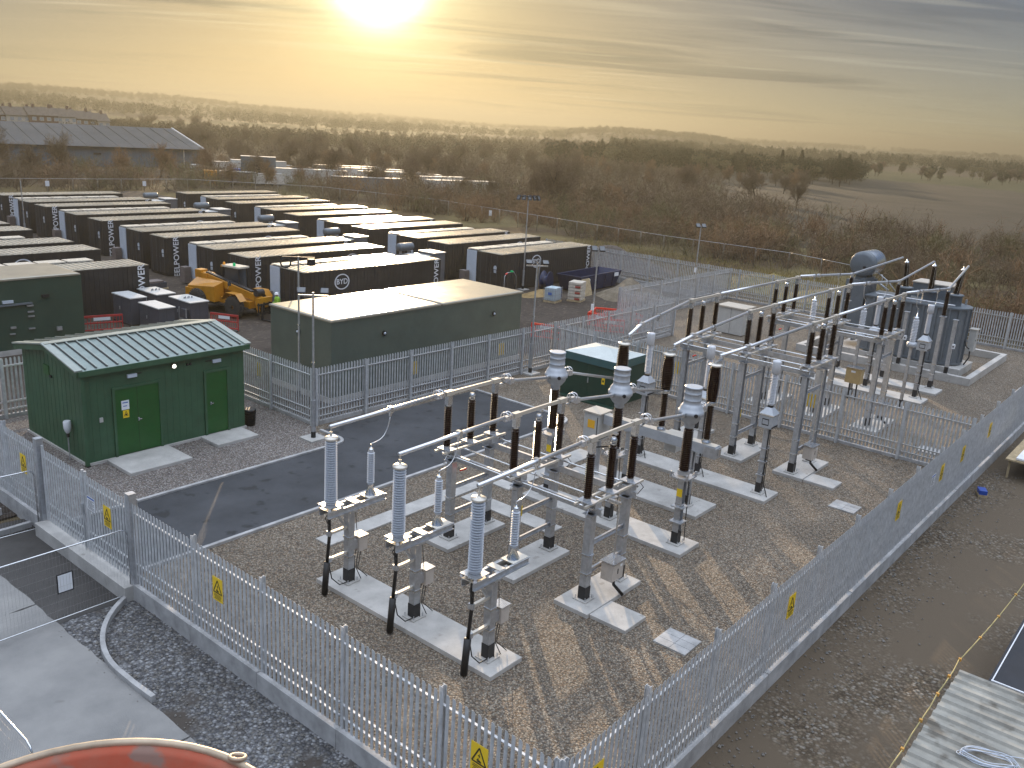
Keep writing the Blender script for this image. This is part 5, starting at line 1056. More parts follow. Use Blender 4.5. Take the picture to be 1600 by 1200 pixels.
t = thing('site_trailer', 'low pale trailer parked beside the nearest middle container', 'trailer', (37.0,41.6,-.4), .05)
MB().m('box_grey').box(0,5.4,0,1.6,.5,1.25).m('cream_alu').box(-.05,5.45,-.05,1.65,1.25,1.32).m('panel_brown').box(1.6,2.8,.3,1.2,1.32,1.45).build('body', None, t)
for x in (1.2, 4.2): MB().lathe([(.1,-.1),(.32,-.1),(.32,.1),(.1,.1)], (x,-.02,.32), 16, 'y').build('wheel', 'tyre', t)
# ------------------------------------------------------------ temporary mesh fencing
def mesh_panel(name, label, x, y, rz, zb=-.35, L_=3.45, H_=2.0, tilt=0, plate=None, group='temporary mesh fence panels', feet=True, fine=True):
    t = thing(name, label, 'mesh panel', (x, y, zb), rz, group); t.rotation_euler[0] = tilt
    m = MB(); m.mats = ['galv_bright']; m.path([(0,0,0),(0,0,H_-.18),(.05,0,H_-.05),(.18,0,H_),(L_-.18,0,H_),(L_-.05,0,H_-.05),(L_,0,H_-.18),(L_,0,0)],.02,7); m.tube((0,0,.14),(L_,0,.14),.016,6); m.build('frame', None, t)
    m = MB(); m.mats = ['mesh_wire']
    if fine:
        for k_ in range(1, 42): m.tube((L_*k_/42,0,.14),(L_*k_/42,0,H_),.0016,3,cap=False)
        for k_ in range(1, 8): m.tube((0,0,.14+k_*.24),(L_,0,.14+k_*.24),.0016,3,cap=False)
    else:
        for k_ in range(1, 12): m.tube((L_*k_/12,0,.14),(L_*k_/12,0,H_),.006,3,cap=False)
    m.build('wire_mesh', None, t)
    if feet: MB().box(-.35,.1,-.11,.11,-.02,.12).build('foot', 'kerb', t)
    if plate:
        q = MB(); q.m('dark_steel').box(plate[0]-.2,plate[0]+.2,-.035,-.02,plate[1]-.26,plate[1]+.26); q.m('sign_white').box(plate[0]-.17,plate[0]+.17,-.04,-.035,plate[1]-.23,plate[1]+.23); q.m('cab_top')
        for k_ in range(4): q.box(plate[0]-.12+k_*.075,plate[0]-.112+k_*.075,-.043,-.04,plate[1]-.2,plate[1]+.2)
        q.box(plate[0]-.16,plate[0]+.16,-.043,-.04,plate[1]-.08,plate[1]-.07); q.build('tally_plate', None, t)
    return t
mesh_panel('temporary_fence', 'temporary mesh panel with a white gridded plate standing before the gate', 6.55, 20.6, 0, plate=(1.8, 1.1))
mesh_panel('temporary_fence', 'temporary mesh panel continuing left from the one with the white plate', 3.0, 20.5, .03)
mesh_panel('temporary_fence', 'temporary mesh panel in front of the far end of the gates', 6.5, 26.15, -.05)
mesh_panel('temporary_fence', 'temporary mesh panel at the bottom left corner of the photo', 4.88, 13.95, PI/2)
mesh_panel('temporary_fence', 'temporary mesh panel just above the orange bucket rim', 4.95, 10.35, PI/2+.02)
m = MB(); m.m('cab_top').box(0,1.1,0,.9,.0,.22); m.m('dark_steel').box(-.3,.3,-.5,.3,.0,.35); tag(m.build('block_stack', None, None, (8.6,27.6,-.36), .3), 'dark blocks with a pale sheet lying outside the far end of the gates', 'blocks')
# far site boundary: heras runs
pts = [(40,131),(47.1,127.2),(60,125.5),(73.1,124.5),(86.9,110.0),(90.9,90.5),(88.4,66.4),(86.6,50.2),(87.1,35.9),(84,28),(80.5,24.5)]
runs = ('behind the far containers at the left','behind the farthest containers','past the farthest right containers','turning along the right containers','beyond the rubble bank','above the dark spoil heap','beyond the back fence corner','over the scrub bank','down the grassy mound','folded at the end of the mound')
for i, (a_, b_2) in enumerate(zip(pts, pts[1:])):
    d = Vector(b_2)-Vector(a_); n = max(1, round(d.length/3.5)); Lp = d.length/n
    t = thing('mesh_fence_run', 'temporary mesh fence run '+runs[i], 'mesh fence', (a_[0], a_[1], -.42), math.atan2(d.y, d.x), 'temporary mesh fence runs round the site')
    m = MB(); m.mats = ['mesh_wire']
    for k_ in range(n): m.path([(k_*Lp+.05,0,0),(k_*Lp+.05,0,2.0),(k_*Lp+Lp-.05,0,2.0),(k_*Lp+Lp-.05,0,0)],.026,4)
    m.build('frame', None, t)
    m = MB(); m.mats = ['mesh_wire']
    for k_ in range(n):
        for q in range(1, 20): m.tube((k_*Lp+Lp*q/20,0,.1),(k_*Lp+Lp*q/20,0,2.0),.006,3,cap=False)
    m.build('wire_mesh', None, t)
    if i in (0,1,2,5): MB().box(d.length*.5-.25,d.length*.5+.25,-.06,-.04,1.0,1.7).build('notice', 'sign_white', t)
# ------------------------------------------------------------ right foreground: cabin roof, dark shed, rope, trestle
cz = 2.3; cab_ = thing('site_cabin', 'site cabin with a weathered ribbed roof at the bottom right', 'cabin', (0,0,0))
x0, x1, y0, y1 = 11.8, 18.05, -4.0, 2.66
MB().box(x0+.04,x1-.04,y0+.04,y1-.04,-.4,cz-.12).build('wall', 'box_grey', cab_)
m = MB(); m.mats = ['cabin_roof']; n = 21; prof = []
for i in range(n):
    a_ = x0+(x1-x0)*i/n; w_ = (x1-x0)/n; prof += [(a_,cz-.05),(a_+w_*.46,cz-.05),(a_+w_*.58,cz),(a_+w_*.88,cz)]
prof.append((x1,cz-.05)); vs = [(x,y,z) for y in (y0,y1) for x,z in prof]+[(x,y,z-.03) for y in (y0,y1) for x,z in prof]; q = len(prof)
m.add(vs, [(i,i+1,q+i+1,q+i) for i in range(q-1)]+[(2*q+i+1,2*q+i,3*q+i,3*q+i+1) for i in range(q-1)]+[(q+i,q+i+1,3*q+i+1,3*q+i) for i in range(q-1)]+[(q-1,3*q-1,4*q-1,2*q-1)])
m.build('roof', None, cab_)
m = MB(); m.mats = ['rope_white']; rr_ = random.Random(9)
pts_ = []
for i in range(150):
    a_ = 2*PI*i/24; r_ = 1+.10*math.sin(i*.37)+.05*math.sin(i*1.3); pts_.append((.19*r_*math.cos(a_)+.02*math.sin(i*.11), .42*r_*math.sin(a_)+.03*math.cos(i*.17), .012+.0006*i+.01*math.sin(i*.9)))
pts_ += [(.3,-.6,.03),(.4,-1.2,.02),(.2,-2.4,.02)]; m.path(pts_, .009, 4)
tag(m.build('rope_coil', None, None, (15.35, 1.55, cz+.01), R(20)), 'coiled pale blue rope lying on the ribbed cabin roof', 'rope')
m = MB(); m.mats = ['rope_yellow']; P0, P1 = Vector((11.9,2.72,cz+.02)), Vector((18.3,2.74,cz+.05))
m.path([tuple(P0.lerp(P1,i/12)+Vector((0,.012*math.sin(i*2.2),.015*math.sin(i*1.7)))) for i in range(13)],.012,5); m.path([tuple(P1.lerp(Vector((24.2,2.5,2.2)),i/8)+Vector((0,0,-.12*math.sin(PI*i/8)))) for i in range(9)],.012,5)
o = tag(m.build('safety_line'), 'yellow safety line running along the edge of the ribbed cabin roof', 'rope')
for i in (1,3,5,7,9,10.5,12): p = P0.lerp(P1, i/12); MB().box(p.x-.028,p.x+.028,p.y-.028,p.y+.028,p.z-.02,p.z+.035).build('tape_marker', 'tape_orange', o)
for i in (2,4,6): p = P1.lerp(Vector((24.2,2.5,2.2)),i/8)+Vector((0,0,-.12*math.sin(PI*i/8))); MB().box(p.x-.028,p.x+.028,p.y-.028,p.y+.028,p.z-.025,p.z+.025).build('tape_marker', 'tape_orange', o)
sh = thing('dark_shed', 'low dark flat roofed shed with pale seams behind the ribbed cabin roof', 'shed', (0,0,0))
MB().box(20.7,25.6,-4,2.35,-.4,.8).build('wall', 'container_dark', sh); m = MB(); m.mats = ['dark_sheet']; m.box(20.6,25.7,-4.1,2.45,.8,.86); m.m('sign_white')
for x in (20.66, 25.6): m.box(x,x+.04,-4.05,2.4,.86,.885)
for y in (2.38, 1.5, .6, -.3, -1.2): m.box(20.65,25.65,y-.012,y+.012,.86,.88)
m.build('roof', None, sh)
t = thing('trestle_table', 'timber trestle table with blue wrapped goods right of the front fence', 'table', (39.2, 4.2, -.4), 0)
MB().box(0,4.6,0,1.7,.8,.86).build('table_top', 'timber', t)
for x in (.15,4.3):
    for y in (.1,1.5): MB().box(x,x+.08,y,y+.08,0,.8).build('leg', 'timber', t)
m = MB(); m.m('sign_white').box(0,2.2,.9,1.3,0,.1); m.m('drum_blue').box(.9,1.7,.3,.8,0,.22); m.m('panel_white').box(1.3,3.4,.1,.4,0,.14); tag(m.build('wrapped_goods', None, None, (39.3,4.25,.47), bevel=.02), 'blue and white wrapped lengths lying on the trestle table', 'goods')
m = MB(); m.m('bag_cream').lathe([(.1,0),(.3,.05),(.32,.2),(.2,.36),(.05,.42)],(0,0,0),12); tag(m.build('sack', None, None, (41.2,5.2,.47)), 'cream cloth sack on the trestle table', 'sack')
m = MB(); m.m('timber').box(0,.5,0,.32,0,.1); m.m('drum_blue').box(.02,.48,.02,.3,.1,.26); m.m('panel_white').box(.1,.4,.0,.02,.12,.22); tag(m.build('small_crate', None, None, (36.2,5.75,-.37), .4), 'small blue topped crate lying by the front fence plinth', 'crate')
# ------------------------------------------------------------ red access basket at the camera's feet
bk = thing('lift_bucket', 'worn orange round bucket rim at the bottom left edge of the photo', 'bucket', (.644, 1.784, 10.4))
m = MB(); m.m('orange_bucket').lathe([(.46,-.60),(.545,-.3),(.576,-.02),(.56,-.0),(.535,-.02),(.50,-.3),(.42,-.5),(.02,-.52)], (0,0,0), 56); m.build('bowl', None, bk)
m = MB(); m.m('bucket_rim').ring((0,0,0), .568, .012, (0,0,1), 64, 10); m.build('rim', None, bk)
m = MB(); m.m('bucket_rim').ring((.575*math.cos(.22),.575*math.sin(.22),.012), .022, .006, (.3,.2,1), 24, 8); m.build('lifting_ring', None, bk)
# ------------------------------------------------------------ warehouse, houses and lorry park
wh = thing('warehouse', 'long blue grey warehouse with a shallow pitched roof', 'warehouse', (106.1, 175.1, -1.2), math.atan2(182.1-175.1, 65.0-106.1))
WL, WD, WE, WR = 75, 36, 4.55, 8.1
# local x runs left along the front wall, local -y goes back
m = MB(); m.mats = ['shed_wall']; m.add([(0,0,0),(WL,0,0),(WL,0,WE),(0,0,WE),(0,-WD,0),(WL,-WD,0),(WL,-WD,WE),(0,-WD,WE),(0,-WD/2,WR-.1),(WL,-WD/2,WR-.1)],[(0,1,2,3),(5,4,7,6),(0,3,8,7,4),(1,5,6,9,2)])
for k_ in range(150): m.box(k_*.5,k_*.5+.2,0,.05,.0,WE-.1)
m.build('wall', None, wh)
m = MB(); m.m('shed_roof')
for sg in (0,1):
    y_e, y_r = (.5,-WD/2) if not sg else (-WD-.5,-WD/2); m.add([(-.6,y_e,WE),(WL+.6,y_e,WE),(WL+.6,y_r,WR),(-.6,y_r,WR),(-.6,y_e,WE-.15),(WL+.6,y_e,WE-.15),(WL+.6,y_r,WR-.15),(-.6,y_r,WR-.15)],[(0,1,2,3),(7,6,5,4),(0,4,5,1),(1,5,6,2),(2,6,7,3),(3,7,4,0)])
m.m('shed_roof')
for k_ in range(25): m.bar((1.5+k_*3,.3,WE+.04),(1.5+k_*3,-WD/2+1,WR-.06),.15,.09)
m.m('shed_trim')
m.bar((-.7,.5,WE+.05),(-.7,-WD/2,WR+.05),.3,.3); m.build('roof', None, wh)
m = MB(); m.m('shed_trim').box(3.5,3.7,.06,.22,0,WE).box(46,46.2,.06,.22,0,WE).m('dark_steel').box(-.6,WL,.45,.7,WE-.25,WE-.02); m.build('gutter', None, wh)
for k_ in (8,20,33,47,60): MB().box(k_,k_+1.4,.06,.2,WE-1.6,WE-1.2).build('wall_lamp', 'dark_steel', wh)
def house(label, x, y, rz, wall, L_=14, z=0):
    t = thing('house', label, 'house', (x,y,z), rz, 'terraced houses on the far left'); MB().box(0,L_,0,7,-1,5).build('wall', wall, t)
    m = MB(); m.mats = ['roof_tile']; m.add([(-.3,-.4,4.9),(L_+.3,-.4,4.9),(L_+.3,7.4,4.9),(-.3,7.4,4.9),(-.3,3.5,7.6),(L_+.3,3.5,7.6)],[(0,1,5,4),(3,4,5,2),(0,4,3),(1,2,5),(0,3,2,1)]); r_ = m.build('roof', None, t)
    MB().box(L_*.25,L_*.25+.7,3.1,3.9,6.8,8.6).box(L_*.8,L_*.8+.7,3.1,3.9,6.8,8.6).build('chimney', 'brick', r_)
    for k_ in range(4):
        for zz_ in (.8, 3.2):
            f = MB().box(1+k_*L_/4,2.4+k_*L_/4,-.06,-.0,zz_,zz_+1.2).build('window', 'render_white', t); MB().box(1.1+k_*L_/4,2.3+k_*L_/4,-.08,-.06,zz_+.1,zz_+1.1).build('pane', 'pane', f)
    return t
HD = math.atan2(-30, 22)
for i, (px, dd, wl, zz_) in enumerate(((-28,348,'brick',.5),(10,350,'render_white',.6),(45,352,'brick',.9),(74,356,'render_white',.8),(104,360,'brick',.3),(128,362,'render_white',-.2))):
    d_ = fw*FPX+rt*(px-800)+upv*(600-182); a_ = math.atan2(d_.y, d_.x)
    house(('leftmost brick','first white rendered','second brick','second white rendered','third brick','last white gabled')[i]+' terraced house above the warehouse roof', dd*math.cos(a_), dd*math.sin(a_), a_-PI/2+.35, wl, 9.5, zz_)
# lorry park beyond the trees
def lorry(i, x, y, rz, L_, h, body, cabm):
    t = thing('parked_trailer', '', 'trailer', (x, y, -1.1), rz, 'parked trailers in the far yard')
    MB().box(0,L_,0,2.5,1.0,h).build('body', body, t); MB().box(-.03,L_+.03,-.03,2.53,h,h+.06).build('roof', 'trailer_roof', t)
    for q in (L_*.68, L_*.8, L_*.15): MB().m('tyre').lathe([(.2,-.1),(.5,-.1),(.5,2.6),(.2,2.6)], (q,0,.5), 10, 'y').build('wheel', None, t)
    if cabm: MB().box(-2.4,-.3,.1,2.4,.5,2.9).build('cab', cabm, t); MB().box(-2.43,-2.4,.3,2.2,1.7,2.6).build('window', 'cab_glass', t)
    return t
LP_ = [(318,252,9,3.6,'shed_trim','box_grey'),(345,257,7,3.0,'yellow_paint','shed_trim'),(362,250,10,4.0,'box_grey',None),(376,244,6,5.2,'tx_grey',None),(385,262,8,3.2,'shed_trim','drum_blue'),(410,258,6,3.0,'box_tan',None),(428,263,13,3.4,'box_grey',None),(462,262,7,3.0,'sign_orange','shed_trim'),(492,258,13,3.7,'shed_trim',None),(528,262,13,3.6,'cab_top',None),(566,268,13,3.6,'shed_trim',None),(604,271,11,3.4,'box_grey',None),(520,276,12,3.2,'unit_grey',None),(640,276,12,3.5,'shed_trim',None),(672,282,13,3.6,'box_grey',None),(342,268,6,2.8,'panel_brown','yellow_paint'),(395,272,6,2.6,'shed_trim',None),(548,280,10,2.8,'tx_grey',None)]
for i, (px, py, L_, h, bm, cm_) in enumerate(LP_):
    d_ = fw*FPX+rt*(px-800)+upv*(600-py); k_ = (CAM_H-(h-1.1))/-d_.z; x, y = d_.x*k_, d_.y*k_
    o = lorry(i, x, y, R(-35+(i*37 % 22)), L_, h, bm, cm_)
    o['label'] = ('white box lorry next to the warehouse gable','yellow bodied lorry beside the white box lorry','pale trailer behind the yellow lorry','tallest grey stack in the far yard','white trailer with a blue cab in the far yard','tan body between two pale trailers','long pale trailer left of the orange one','short orange bodied lorry in the far yard','first long white trailer right of the orange lorry','grey topped long trailer in the middle of the row','third long white trailer in the slanting row','shorter cream trailer in the slanting row','low grey trailer in front of the slanting row','white trailer near the right end of the slanting row','last white trailer at the right end of the row','low brown truck with a yellow cab below the warehouse end','low white trailer in front of the tan body','lowest grey body nearest the woodland')[i]
# ------------------------------------------------------------ vegetation
def fast_mesh(name, V, F, mt, mi=None):
    me = bpy.data.meshes.new(name); V = np.asarray(V, dtype=np.float32); F = np.asarray(F, dtype=np.int32)
    me.vertices.add(len(V)); me.vertices.foreach_set('co', V.ravel()); k_ = F.shape[1]
    me.loops.add(F.size); me.loops.foreach_set('vertex_index', F.ravel()); me.polygons.add(len(F))
    me.polygons.foreach_set('loop_start', np.arange(0, F.size, k_, dtype=np.int32)); me.materials.append(MATS[mt]); me.update(calc_edges=True); me.validate(); return me
def strips(P, D, Ln, Wd_, rg):
    """thin triangles: one per twig, base at P, pointing along D"""
    P = np.asarray(P); D = np.asarray(D); n = len(P); rnd = rg.normal(size=(n, 3)); S = np.cross(D, rnd); S /= np.linalg.norm(S, axis=1)[:, None]+1e-9
    Ln = np.asarray(Ln)[:, None]; Wd_ = np.asarray(Wd_)[:, None]
    V = np.stack([P-S*Wd_, P+S*Wd_, P+D*Ln], 1).reshape(-1, 3); return V, np.arange(n*3).reshape(-1, 3)
def bare_tree(seed, H, spread=.75, fine=1.0, lean=0):
    rg = np.random.default_rng(seed); rd = random.Random(seed); tk = MB(); TW = []
    def br(p, d, ln, r, dep):
        q = p; n = 3 if dep < 2 else 2; dd = d
        for k_ in range(n):
            dd = (dd+Vector((rd.uniform(-.2,.2), rd.uniform(-.2,.2), rd.uniform(-.05,.16)))).normalized(); e = q+dd*ln/n
            r1 = r*(1-.22*(k_+1)/n*1.6)
            if dep < 3: tk.tube(tuple(q), tuple(e), r*(1-.3*k_/n), 6 if dep == 0 else 4, max(.008, r1), cap=False)
            else: TW.append((tuple(q), tuple(dd), (e-q).length*1.25, r*.6))
            if dep < 5 and (dep > 0 or k_ > 0):
                for c_ in range(2 if dep < 4 else 3):
                    a_ = rd.uniform(0, 2*PI); side = dd.orthogonal().normalized(); side.rotate(Matrix.Rotation(a_, 3, dd)); nd_ = (dd*rd.uniform(.45,.8)+side*spread*rd.uniform(.6,1.1)+Vector((0,0,.12))).normalized()
                    br(q.lerp(e, rd.uniform(.4,1)), nd_, ln*rd.uniform(.55,.78), r1*.58, dep+1)
            q = e
        if dep < 5: br(q, dd, ln*.7, r*.5, dep+1)
    br(Vector((0,0,-.3)), Vector((lean,0,1)).normalized(), H*.36, H*.022, 0)
    A = np.array([t_[0] for t_ in TW]); B = np.array([t_[1] for t_ in TW]); Lx = np.array([t_[2] for t_ in TW]); Wx = np.maximum(.010*fine, np.array([t_[3] for t_ in TW]))
    # extra fine twigs along the last shoots
    k_ = 2; idx = rg.integers(0, len(A), len(A)*k_); P2 = A[idx]+B[idx]*(Lx[idx]*rg.uniform(.1,.9,len(idx)))[:, None]; D2 = B[idx]+rg.normal(scale=.55, size=(len(idx),3)); D2 /= np.linalg.norm(D2, axis=1)[:, None]
    V1, F1 = strips(A, B, Lx, Wx, rg); V2, F2 = strips(P2, D2, Lx[idx]*rg.uniform(.4,.9,len(idx)), np.full(len(idx), .011*fine), rg)
    return tk, np.vstack([V1, V2]), np.vstack([F1, F2+len(V1)])
def tree_proto(seed, H, mt, label, cat='tree', name='bare_tree', spread=.75, fine=1.6, group=None):
    tk, V, F = bare_tree(seed, H, spread, fine); tk.mats = ['bark']
    t = thing(name, label, cat, (0,0,0), 0, group); tk.build('trunk', None, t); put('crown', fast_mesh('crown', V, F, mt), t); return t
def leafy_arrays(seed, H, W_, n, ls, conical=False):
    rg = np.random.default_rng(seed); c = rg.uniform(-1, 1, (14, 3)); c /= np.maximum(1, np.linalg.norm(c, axis=1))[:, None]; cl = c*np.array([W_*.62, W_*.62, H*.33])+np.array([0,0,H*.62])
    if conical: cl = np.stack([np.zeros(14), np.zeros(14), np.linspace(H*.2, H*.97, 14)], 1); rad = np.linspace(W_*.95, W_*.08, 14)
    else: rad = rg.uniform(.28, .5, 14)*W_
    k_ = rg.integers(0, 14, n); u = rg.normal(size=(n, 3)); u /= np.linalg.norm(u, axis=1)[:, None]; rr_ = rad[k_]*rg.uniform(.35, 1, n)**.5; P = cl[k_]+u*rr_[:, None]*np.array([1,1,.75 if not conical else .35])
    D = u+rg.normal(scale=.7, size=(n,3)); D /= np.linalg.norm(D, axis=1)[:, None]
    return strips(P, D, rg.uniform(.6, 1.3, n)*ls*1.7, rg.uniform(.5, 1, n)*ls*.5, rg)
def leafy_proto(seed, H, W_, n, ls, mt, label, name, conical=False, group=None):
    V, F = leafy_arrays(seed, H, W_, n, ls, conical); t = thing(name, label, 'tree', (0,0,0), 0, group)
    tk = MB(); tk.mats = ['bark']; tk.tube((0,0,-.5),(0,0,H*.75),H*.018,7,H*.006)
    rd = random.Random(seed)
    for i in range(9): a_ = rd.uniform(0,2*PI); z = H*rd.uniform(.25,.7); tk.tube((0,0,z),(math.cos(a_)*W_*.6,math.sin(a_)*W_*.6,z+H*.14),H*.007,4,H*.002)
    tk.build('trunk', None, t); put('crown', fast_mesh('crown', V, F, mt), t); return t
def bush_arrays(seed, H, W_, stems, tw, fine):
    rg = np.random.default_rng(seed); a_ = rg.uniform(0, 2*PI, stems); el = rg.uniform(.45, 1.45, stems); D = np.stack([np.cos(a_)*np.cos(el)*W_/H, np.sin(a_)*np.cos(el)*W_/H, np.sin(el)], 1)
    Ls = rg.uniform(.6, 1.0, stems)*H; b = rg.normal(scale=W_*.22, size=(stems, 3)); b[:, 2] = -.1
    V1, F1 = strips(b, D/np.linalg.norm(D, axis=1)[:, None], Ls, np.full(stems, .02*fine), rg)
    k_ = rg.integers(0, stems, stems*tw); s_ = rg.uniform(.25, 1.0, len(k_)); Dn = D/np.linalg.norm(D, axis=1)[:, None]
    P = b[k_]+Dn[k_]*(Ls[k_]*s_)[:, None]; D2 = Dn[k_]*.6+rg.normal(scale=.6, size=(len(k_), 3)); D2 /= np.linalg.norm(D2, axis=1)[:, None]
    V2, F2 = strips(P, D2, rg.uniform(.3, .8, len(k_))*H*.42, np.full(len(k_), .012*fine), rg)
    return np.vstack([V1, V2]), np.vstack([F1, F2+len(V1)])
def merge(protos, places):
    """numpy merge: places = list of (proto index, x, y, z, scale, rot)"""
    Vs, Fs, o = [], [], 0
    for k_, x, y, z, s_, r_ in places:
        V, F = protos[k_]; c_, q = math.cos(r_)*s_, math.sin(r_)*s_; W2 = np.stack([V[:,0]*c_-V[:,1]*q+x, V[:,0]*q+V[:,1]*c_+y, V[:,2]*s_+z], 1); Vs.append(W2); Fs.append(F+o); o += len(V)
    return np.vstack(Vs), np.vstack(Fs)
rv = random.Random(21)
def polar(az, d): return d*math.cos(R(az)), d*math.sin(R(az))
def clear(x, y):
    """ground that must stay free of plants"""
    if x < 67.5 and y < 129: return True
    if x < 88 and 20 < y < 129: return True
    if y < 3 and x < 60: return True
    return False
def in_field(x, y):
    d = math.hypot(x, y); az = math.degrees(math.atan2(y, x)); return (150+max(0, az-16)*4 < d and az < 27)
# ---- scrub: one dense thicket nobody could count, in three colours
for ci, (mt, share) in enumerate((('twig_brown', 520), ('twig_red', 330), ('twig_olive', 330))):
    protos = [bush_arrays(100+ci*10+i, 2.3+.5*i, 1.7+.2*i, 16, 13, 1.5) for i in range(4)]; pl = []; tries = 0
    while len(pl) < share and tries < 20000:
        tries += 1; az, d = rv.uniform(-14, 76), rv.uniform(66, 185); x, y = polar(az, d)
        if clear(x, y) or in_field(x, y): continue
        nz = mnoise.noise((x/22+ci*7, y/22, 4.0))
        if nz < -.05+.1*rv.random(): continue
        pl.append((rv.randrange(4), x, y, terr(x, y), rv.uniform(.7, 1.45), rv.uniform(0, 6.28)))
    V, F = merge(protos, pl); o = put('scrub', fast_mesh('scrub', V, F, mt), None); stuff(o, ('brown','reddish','olive')[ci]+' bare scrub covering the rough ground beyond the site', 'scrub')
# tufts of dry grass close to the back fence
P_, D_ = [], []; rg = np.random.default_rng(3)
n = 26000; X_ = rg.uniform(66, 96, n); Y_ = rg.uniform(-25, 62, n); keep = (X_ < 88) | (rg.random(n) < .3); X_, Y_ = X_[keep], Y_[keep]; n = len(X_)
def mound_z(x, y):
    z = -.42
    for (mx, my, rx, ry, h) in ((73,25,4.2,7,1.7),(77,33,5,6,1.2)):
        f = math.hypot((x-mx)/rx, (y-my)/ry)
        if f < 1: z = max(z, -.42+h*(1-f)**1.15)
    return z
Z_ = np.array([mound_z(a_, b_2) for a_, b_2 in zip(X_, Y_)]); D = np.stack([rg.normal(scale=.5, size=n), rg.normal(scale=.5, size=n), np.full(n, 1.0)], 1); D /= np.linalg.norm(D, axis=1)[:, None]
V, F = strips(np.stack([X_, Y_, Z_], 1), D, rg.uniform(.25, .75, n), np.full(n, .03), rg); stuff(put('rough_grass', fast_mesh('rough_grass', V, F, 'dry_grass'), None), 'dry tawny grass and bramble behind the back fence', 'grass')
# ---- individual bushes along the scrub edge
bl = ('low brown bramble bush among the scrub beyond the back fence', 'reddish twiggy bush among the scrub beyond the back fence', 'olive green twiggy bush among the scrub beyond the back fence')
bp = []
for i, mt in enumerate(('twig_brown', 'twig_red', 'twig_olive')):
    V, F = bush_arrays(300+i, 3.0, 2.4, 34, 22, 1.25); t = thing('bush', bl[i], 'bush', (0,0,0), 0, ('brown','reddish','olive')[i]+' bushes beyond the back fence'); put('twigs', fast_mesh('twigs', V, F, mt), t)
    m = MB(); m.mats = ['bark']
    for k_ in range(7): a_ = k_*.9; m.tube((0,0,-.3),(math.cos(a_)*.8,math.sin(a_)*.8,1.3),.04,4,.015)
    m.build('stem', None, t); bp.append([t, False])
def place(pr, x, y, s_, z=None):
    t = pr[0]
    if pr[1]: t = copy_tree(t)
    pr[1] = True; t.location = (x, y, terr(x, y) if z is None else z); t.rotation_euler[2] = rv.uniform(0, 6.28); t.scale = (s_*rv.uniform(.9,1.1), s_*rv.uniform(.9,1.1), s_); return t
cnt = 0
while cnt < 105:
    az, d = rv.uniform(4, 34) if cnt % 3 else rv.uniform(30, 70), rv.uniform(72, 135); x, y = polar(az, d)
    if clear(x, y) or in_field(x, y): continue
    nz = mnoise.noise((x/16, y/16, 9.0)); place(bp[0 if nz < -.12 else (1 if nz < .12 else 2)], x, y, rv.uniform(.7, 1.5)); cnt += 1
for x, y, s_ in ((70,96,1.2),(64,133,1.3),(55,138,1.5),(47,140,1.2),(78,131,1.1)): place(bp[rv.randrange(3)], x, y, s_)
# ---- individual trees
tp = [[tree_proto(40+i, (9.5,11,8,12)[i], ('twig_brown','twig_brown','twig_red','twig_brown')[i], ('bare spreading tree in the brown woodland','tall bare tree in the brown woodland','small reddish bare tree in the woodland','tallest bare tree kind with an open crown in the woodland')[i], group=('bare spreading trees','tall bare trees','small reddish bare trees','open crowned bare trees')[i], spread=(.85,.6,.9,.7)[i], fine=1.15), False] for i in range(4)]
ep = [[leafy_proto(60, 11, 4.2, 2600, .34, 'leaf_dark', 'dark evergreen tree in the wood behind the brown field', 'evergreen_tree', False, 'dark evergreen trees'), False], [leafy_proto(61, 12, 2.4, 2200, .30, 'leaf_dark', 'dark pointed conifer in the wood behind the brown field', 'conifer_tree', True, 'dark conifers'), False], [leafy_proto(62, 9, 3.8, 2000, .30, 'twig_olive', 'olive tinted broad tree at the edge of the wood', 'broad_tree', False, 'olive broad trees'), False]]
def px_place(pr, px, py, s_):
    d_ = fw*FPX+rt*(px-800)+upv*(600-py); k_ = CAM_H/-d_.z; x, y = d_.x*k_, d_.y*k_; t = place(pr, x, y, s_); return t
for px, py, s_, k_ in ((857,330,.95,0),(1065,302,.85,0),(1180,308,.85,0),(960,330,.6,2),(640,300,.7,0),(840,322,.6,1),(1010,292,.6,2),(1245,322,.55,1),(720,310,.55,0)): px_place(tp[k_], px, py, s_)
def fill(prs, pxr, pyr, n, smin, smax, wts=None):
    for i in range(n):
        px = rv.uniform(*pxr); hz_ = 600-FPX*math.tan(PITCH)*1.0+(px-800)*math.tan(ROLL)*1.0; py = hz_+rv.uniform(*pyr)
        px_place(rv.choice(prs), px, py, rv.uniform(smin, smax))
fill([tp[0],tp[1],tp[3]], (320, 900), (66, 105), 34, .45, .7)
fill([tp[2],tp[0]], (330, 960), (80, 125), 30, .45, .75)
fill([tp[0],tp[1],tp[3]], (240, 900), (52, 74), 40, .5, .75)
fill([ep[0],ep[2],ep[0]], (860, 1330), (46, 58), 60, .62, .95)
fill([ep[0],ep[0],ep[1]], (900, 1330), (42, 50), 30, .75, .98)
fill([ep[2],ep[0],tp[1]], (1330, 1610), (30, 38), 26, .6, .85)
fill([tp[0],tp[2]], (880, 1300), (58, 76), 26, .5, .8)
fill([tp[3],tp[1],tp[0]], (-40, 330), (34, 46), 26, .6, .95)
for x, y, s_ in ((92,150,.75),(84,152,.8),(76,150,.7),(68,156,.85),(62,150,.65),(101,150,.6),(58,158,.9),(50,152,.8),(45,160,.9),(97,158,.6)): place(tp[rv.choice((0,2))], x, y, s_)
